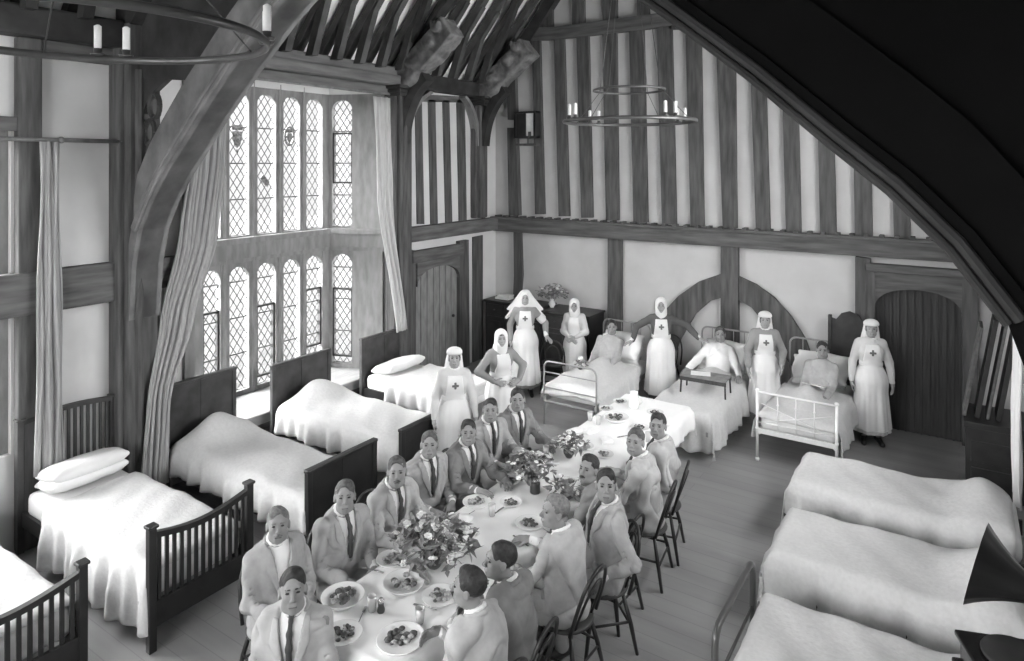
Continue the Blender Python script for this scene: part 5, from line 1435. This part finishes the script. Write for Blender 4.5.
nurse('small nurse in white with hands clasped, left of the man sitting up in bed', -5.36, 9.96, toward(-5.36,9.96,-8), M_NDRESS, M_NDRESS, 1.52, head='wimple', cross=False, seed=4,
      wr=((.04,.20,.90),(-.04,.20,.92)), hd=(((-.6,.6,-.3),(-.4,-.6,.2)),((.6,.6,-.3),(.4,-.6,.2))), poles=((1,-.6,-.4),(-1,-.6,-.4)), look=.7)
nurse('nurse in dark sleeves holding her arms out to the beds on either side', -3.88, 10.05, toward(-3.88,10.05,2), M_NDARK, M_NDARK, 1.70, head='wimple', seed=5, cuffs=True,
      wr=((.44,.12,1.02),(-.56,.10,1.10)), hd=(((1,.3,-.3),(0,0,-1)),((-1,.3,-.1),(0,0,-1))), poles=((.6,-.6,.2),(-.6,-.6,.2)), look=.8)
nurse('nurse with round white cap and grey sleeves between the middle bed and white enamelled bed', -2.34, 10.12, toward(-2.34,10.12,8), M_NGREY, M_NGREY, 1.66, head='cap', seed=6,
      wr=((.24,.12,.86),(-.20,.20,.95)), look=.8)
nurse('nurse in a white dress and cap standing in front of the great door', -1.00, 10.32, toward(-1.0,10.32,10), M_NDRESS, M_NDRESS, 1.68, head='cap', seed=7,
      wr=((.25,.05,.80),(-.26,.06,.80)), look=.6)
# ---- men in bed
mb = dict(cloth='pyjama', legs='bed')
person('dark haired man in a grey shirt sitting up in the bed nearest the cabinets', -4.66, 9.70, -88, hair=M_HAIRD, z=.42, lean=-24, wr=((.14,.30,.22),(-.16,.28,.22)), hd=(((-.5,1,-.1),(0,0,-1)),((.5,1,-.1),(0,0,-1))), seed=11, **mb)
person('man in pale pyjamas propped on pillows behind a wooden bed tray', -3.05, 10.16, -85, hair=M_HAIRB, z=.44, lean=-28, wr=((.38,.22,.24),(-.36,.20,.24)), hd=(((.2,1,-.1),(0,0,-1)),((-.2,1,-.1),(0,0,-1))), seed=12, suit=M_SHIRT, **mb)
person('man lying back in the white enamelled bed with a paper in his lap', -1.62, 10.06, -95, hair=M_HAIRD, z=.44, lean=-24, wr=((.12,.30,.20),(-.16,.30,.20)), hd=(((-.6,.8,-.1),(0,0,-1)),((.6,.8,-.1),(0,0,-1))), seed=13, **mb)
# ---- men at the table, left side from the far end to the near end
T8 = (('tie and open pale jacket', 1),)
def diner(label, hx, hy, face, **k):
    r = person(label, hx, hy, face, **k); return r
TB = {'table': (((.17,.44,.80),(-.17,.44,.80)), (((-.5,1,-.05),(0,0,-1)),((.5,1,-.05),(0,0,-1)))),
      'lap': (((.12,.30,.70),(-.12,.30,.70)), (((-.6,.7,-.2),(0,0,-1)),((.6,.7,-.2),(0,0,-1)))),
      'fold': (((-.06,.30,.86),(.08,.34,.82)), (((-1,.3,0),(0,-1,-.3)),((1,.3,0),(0,-1,-.3)))),
      'down': (((.24,.16,.66),(-.26,.12,.66)), (((0,.6,-.8),(-1,0,0)),((0,.6,-.8),(1,0,0))))}
def dn(label, headx, heady, face, arms, hair, suit, lean=6, twist=0, **k):
    d = (math.cos(R(face)), math.sin(R(face))); off = .03+.67*math.sin(R(lean))
    wr, hd = TB[arms]
    return person(label, headx-d[0]*off, heady-d[1]*off, face, hair=hair, suit=suit, lean=lean, twist=twist, wr=wr, hd=hd, **k), (headx-d[0]*off, heady-d[1]*off, face)
CH = []
def D(*a, **k):
    r, c_ = dn(*a, **k); CH.append((c_, k.get('seed', 0))); return r
D('man with a tie and dark waistcoat front, farthest of the left row', -4.02, 6.16, -22, 'table', M_HAIRD, M_SUIT2, seed=21, height=1.76)
D('dark haired man in a pale jacket, second from the far end of the left row', -4.10, 5.76, -20, 'table', M_HAIRD, M_SUIT, seed=22, height=1.74)
D('man with swept dark hair seated directly before the nurse with the starched cap', -3.96, 5.20, -15, 'table', M_HAIRD, M_SUIT2, seed=23, height=1.70)
D('man in a pale open coat in front of the dark foot board below the bay', -4.08, 4.76, -18, 'lap', M_HAIRB, M_SUIT, seed=24, height=1.72)
D('man with a moustache leaning to the table beside the large flower bowl', -3.94, 4.18, -8, 'table', M_HAIRB, M_SUIT3, seed=25, height=1.76, mou=True, lean=10)
D('man in a pale flannel suit before the solid dark foot board of the second bed', -3.98, 3.64, -14, 'lap', M_HAIRB, M_SUIT, seed=26, height=1.74, lean=3)
D('older man with a moustache and open collar near the slatted foot board', -4.08, 3.10, -16, 'lap', M_HAIRF, M_SUIT, seed=27, height=1.72, mou=True, tie=False, lean=2)
D('dark haired man with a tie at the near end of the table, bottom left', -3.36, 2.66, -52, 'lap', M_HAIRD, M_SUIT3, seed=28, height=1.76, lean=2)
# right side from the near end
D('man in a pale jacket with his back to us, nearest of the right row', -2.50, 3.30, 172, 'fold', M_HAIRD, M_SUIT3, seed=31, height=1.72, mou=True, look=.35)
D('man in a darker jacket with folded arms, second nearest on the right side', -2.50, 3.64, 184, 'fold', M_HAIRD, M_SUIT2, seed=32, height=1.72, look=.5)
D('fair man in a light flannel jacket turned to his plate, right side', -2.50, 4.36, 178, 'table', M_HAIRF, M_SUIT3, seed=33, height=1.74, look=.6)
D('man with a dark tie sitting back with one arm hanging down, right row', -2.34, 4.88, 226, 'down', M_HAIRD, M_SUIT, seed=34, height=1.80, lean=-4)
D('man with a dark moustache leaning over the table between his neighbours, right side', -2.66, 5.20, 176, 'table', M_HAIRD, M_SUIT2, seed=35, height=1.70, mou=True, lean=16)
D('broad man in a pale jacket, second from the far end on the right side', -2.50, 5.84, 188, 'table', M_HAIRB, M_SUIT3, seed=36, height=1.76)
D('dark haired man in a light jacket, farthest of the right row', -2.46, 6.30, 192, 'down', M_HAIRD, M_SUIT3, seed=37, height=1.76, lean=0)
c0 = None
CL = ['far end of the left row, behind the half turned nurse','second from the far end of the left row','behind the capped nurse\'s skirt','by the foot board below the bay','beside the flower bowl on the left side','before the solid foot board','near the slatted foot board','near end of the table, bottom left',
      'bottom of the picture, right row','second nearest of the right row','third nearest of the right row','under the man with his arm hanging over it','under the man leaning over the table','second from the far end of the right row','standing farthest along the right row']
for i, ((hx, hy, fc), sd) in enumerate(CH):
    lab = 'bentwood chair ' + CL[i]
    if c0 is None: c0 = make_chair(lab); o = c0
    else: o = copy_tree(c0); o['label'] = lab
    d = (math.cos(R(fc)), math.sin(R(fc)))
    o.location = (hx+d[0]*.02, hy+d[1]*.02, 0); o.rotation_euler = (0,0,R(fc-90)); o['group'] = 'bentwood chairs round the table'

for (x, y, rz, lab) in ((-5.62,9.72,25,'dark bentwood chair under the hand of the nurse in the spreading veil'),(-4.02,10.62,175,'dark bentwood chair behind the nurse holding out her arms')):
    o = copy_tree(c0); o['label'] = lab; o.location = (x,y,0); o.rotation_euler = (0,0,R(rz)); o['group'] = 'chairs by the iron beds'
SKY_BASE, SKY_GLOW, SKY_RIGHT, SKY_FILL, EXPOSURE = .46, 29., 20., 1.2, 1.2
# ================================================================ daylight
wd = bpy.data.worlds.new('sky'); bpy.context.scene.world = wd; wd.use_nodes = True
nt = wd.node_tree; n = nt.nodes; l = nt.links; bg = n['Background']
tc = n.new('ShaderNodeTexCoord'); sp = n.new('ShaderNodeSeparateXYZ'); l.new(tc.outputs['Generated'], sp.inputs['Vector'])
def VM(op, x, vec):
    q = n.new('ShaderNodeVectorMath'); q.operation = op; l.new(x, q.inputs[0]); q.inputs[1].default_value = vec; return q.outputs['Value']
def MM(op, x, y):
    q = n.new('ShaderNodeMath'); q.operation = op
    for i, v_ in enumerate((x, y)):
        if isinstance(v_, (int, float)): q.inputs[i].default_value = v_
        else: l.new(v_, q.inputs[i])
    return q.outputs[0]
sv = Vector((-.62,-.58,.50)).normalized()      # veiled sun behind the bay window, right hand sky softer
glow = MM('MULTIPLY', MM('POWER', MM('MAXIMUM', VM('DOT_PRODUCT', tc.outputs['Generated'], sv), 0.), 4.), SKY_GLOW)
right = MM('MULTIPLY', MM('MAXIMUM', sp.outputs['X'], 0.), SKY_RIGHT)
front = MM('MULTIPLY', MM('MAXIMUM', MM('MULTIPLY', sp.outputs['Y'], -1.), 0.), SKY_FILL)  # sky brightness fed through the added window behind the camera, as fill
l.new(MM('ADD', MM('ADD', MM('ADD', glow, right), front), SKY_BASE), bg.inputs['Strength'])
bg.inputs['Color'].default_value = (1,1,1,1)
def portal(loc, rz, w, h):
    L = bpy.data.lights.new('daylight_portal', 'AREA'); L.shape = 'RECTANGLE'; L.size = w; L.size_y = h; L.cycles.is_portal = True
    o = bpy.data.objects.new('daylight_portal', L); C.objects.link(o); o.location = loc
    o.rotation_euler = (R(90), 0, rz); return o      # faces along its -z
portal((BX-.3, 6.25, 2.65), R(-90), 3.4, 4.6)
portal((XL-.35, 1.6, 2.6), R(-90), 2.1, 3.4)
portal((XR+.3, 7.0, 3.9), R(90), 4.7, 2.1)
portal(((F0+F1)/2, YR-.3, 4.0), 0., 6.0, 2.8)
# window light: the sky's brightness gathered at the openings
cam = bpy.data.cameras.new('view_camera'); cam.sensor_width = 36; cam.sensor_fit = 'HORIZONTAL'
cam.lens = FPX*36/1024; cam.shift_y = -(330.5-CY)/1024; cam.clip_start = .05; cam.clip_end = 200
co = bpy.data.objects.new('view_camera', cam); C.objects.link(co)
co.location = (0,0,H); co.rotation_euler = (R(90), 0, YAW)
sc = bpy.context.scene; sc.camera = co
sc.view_settings.view_transform = 'Standard'; sc.view_settings.look = 'None'; sc.view_settings.gamma = 1; sc.view_settings.exposure = EXPOSURE
sc.view_settings.use_curve_mapping = False
sc.cycles.use_denoising = True; sc.cycles.max_bounces = 7; sc.cycles.diffuse_bounces = 5; sc.cycles.transparent_max_bounces = 12
sc.cycles.sample_clamp_indirect = 6; sc.cycles.caustics_reflective = False; sc.cycles.caustics_refractive = False
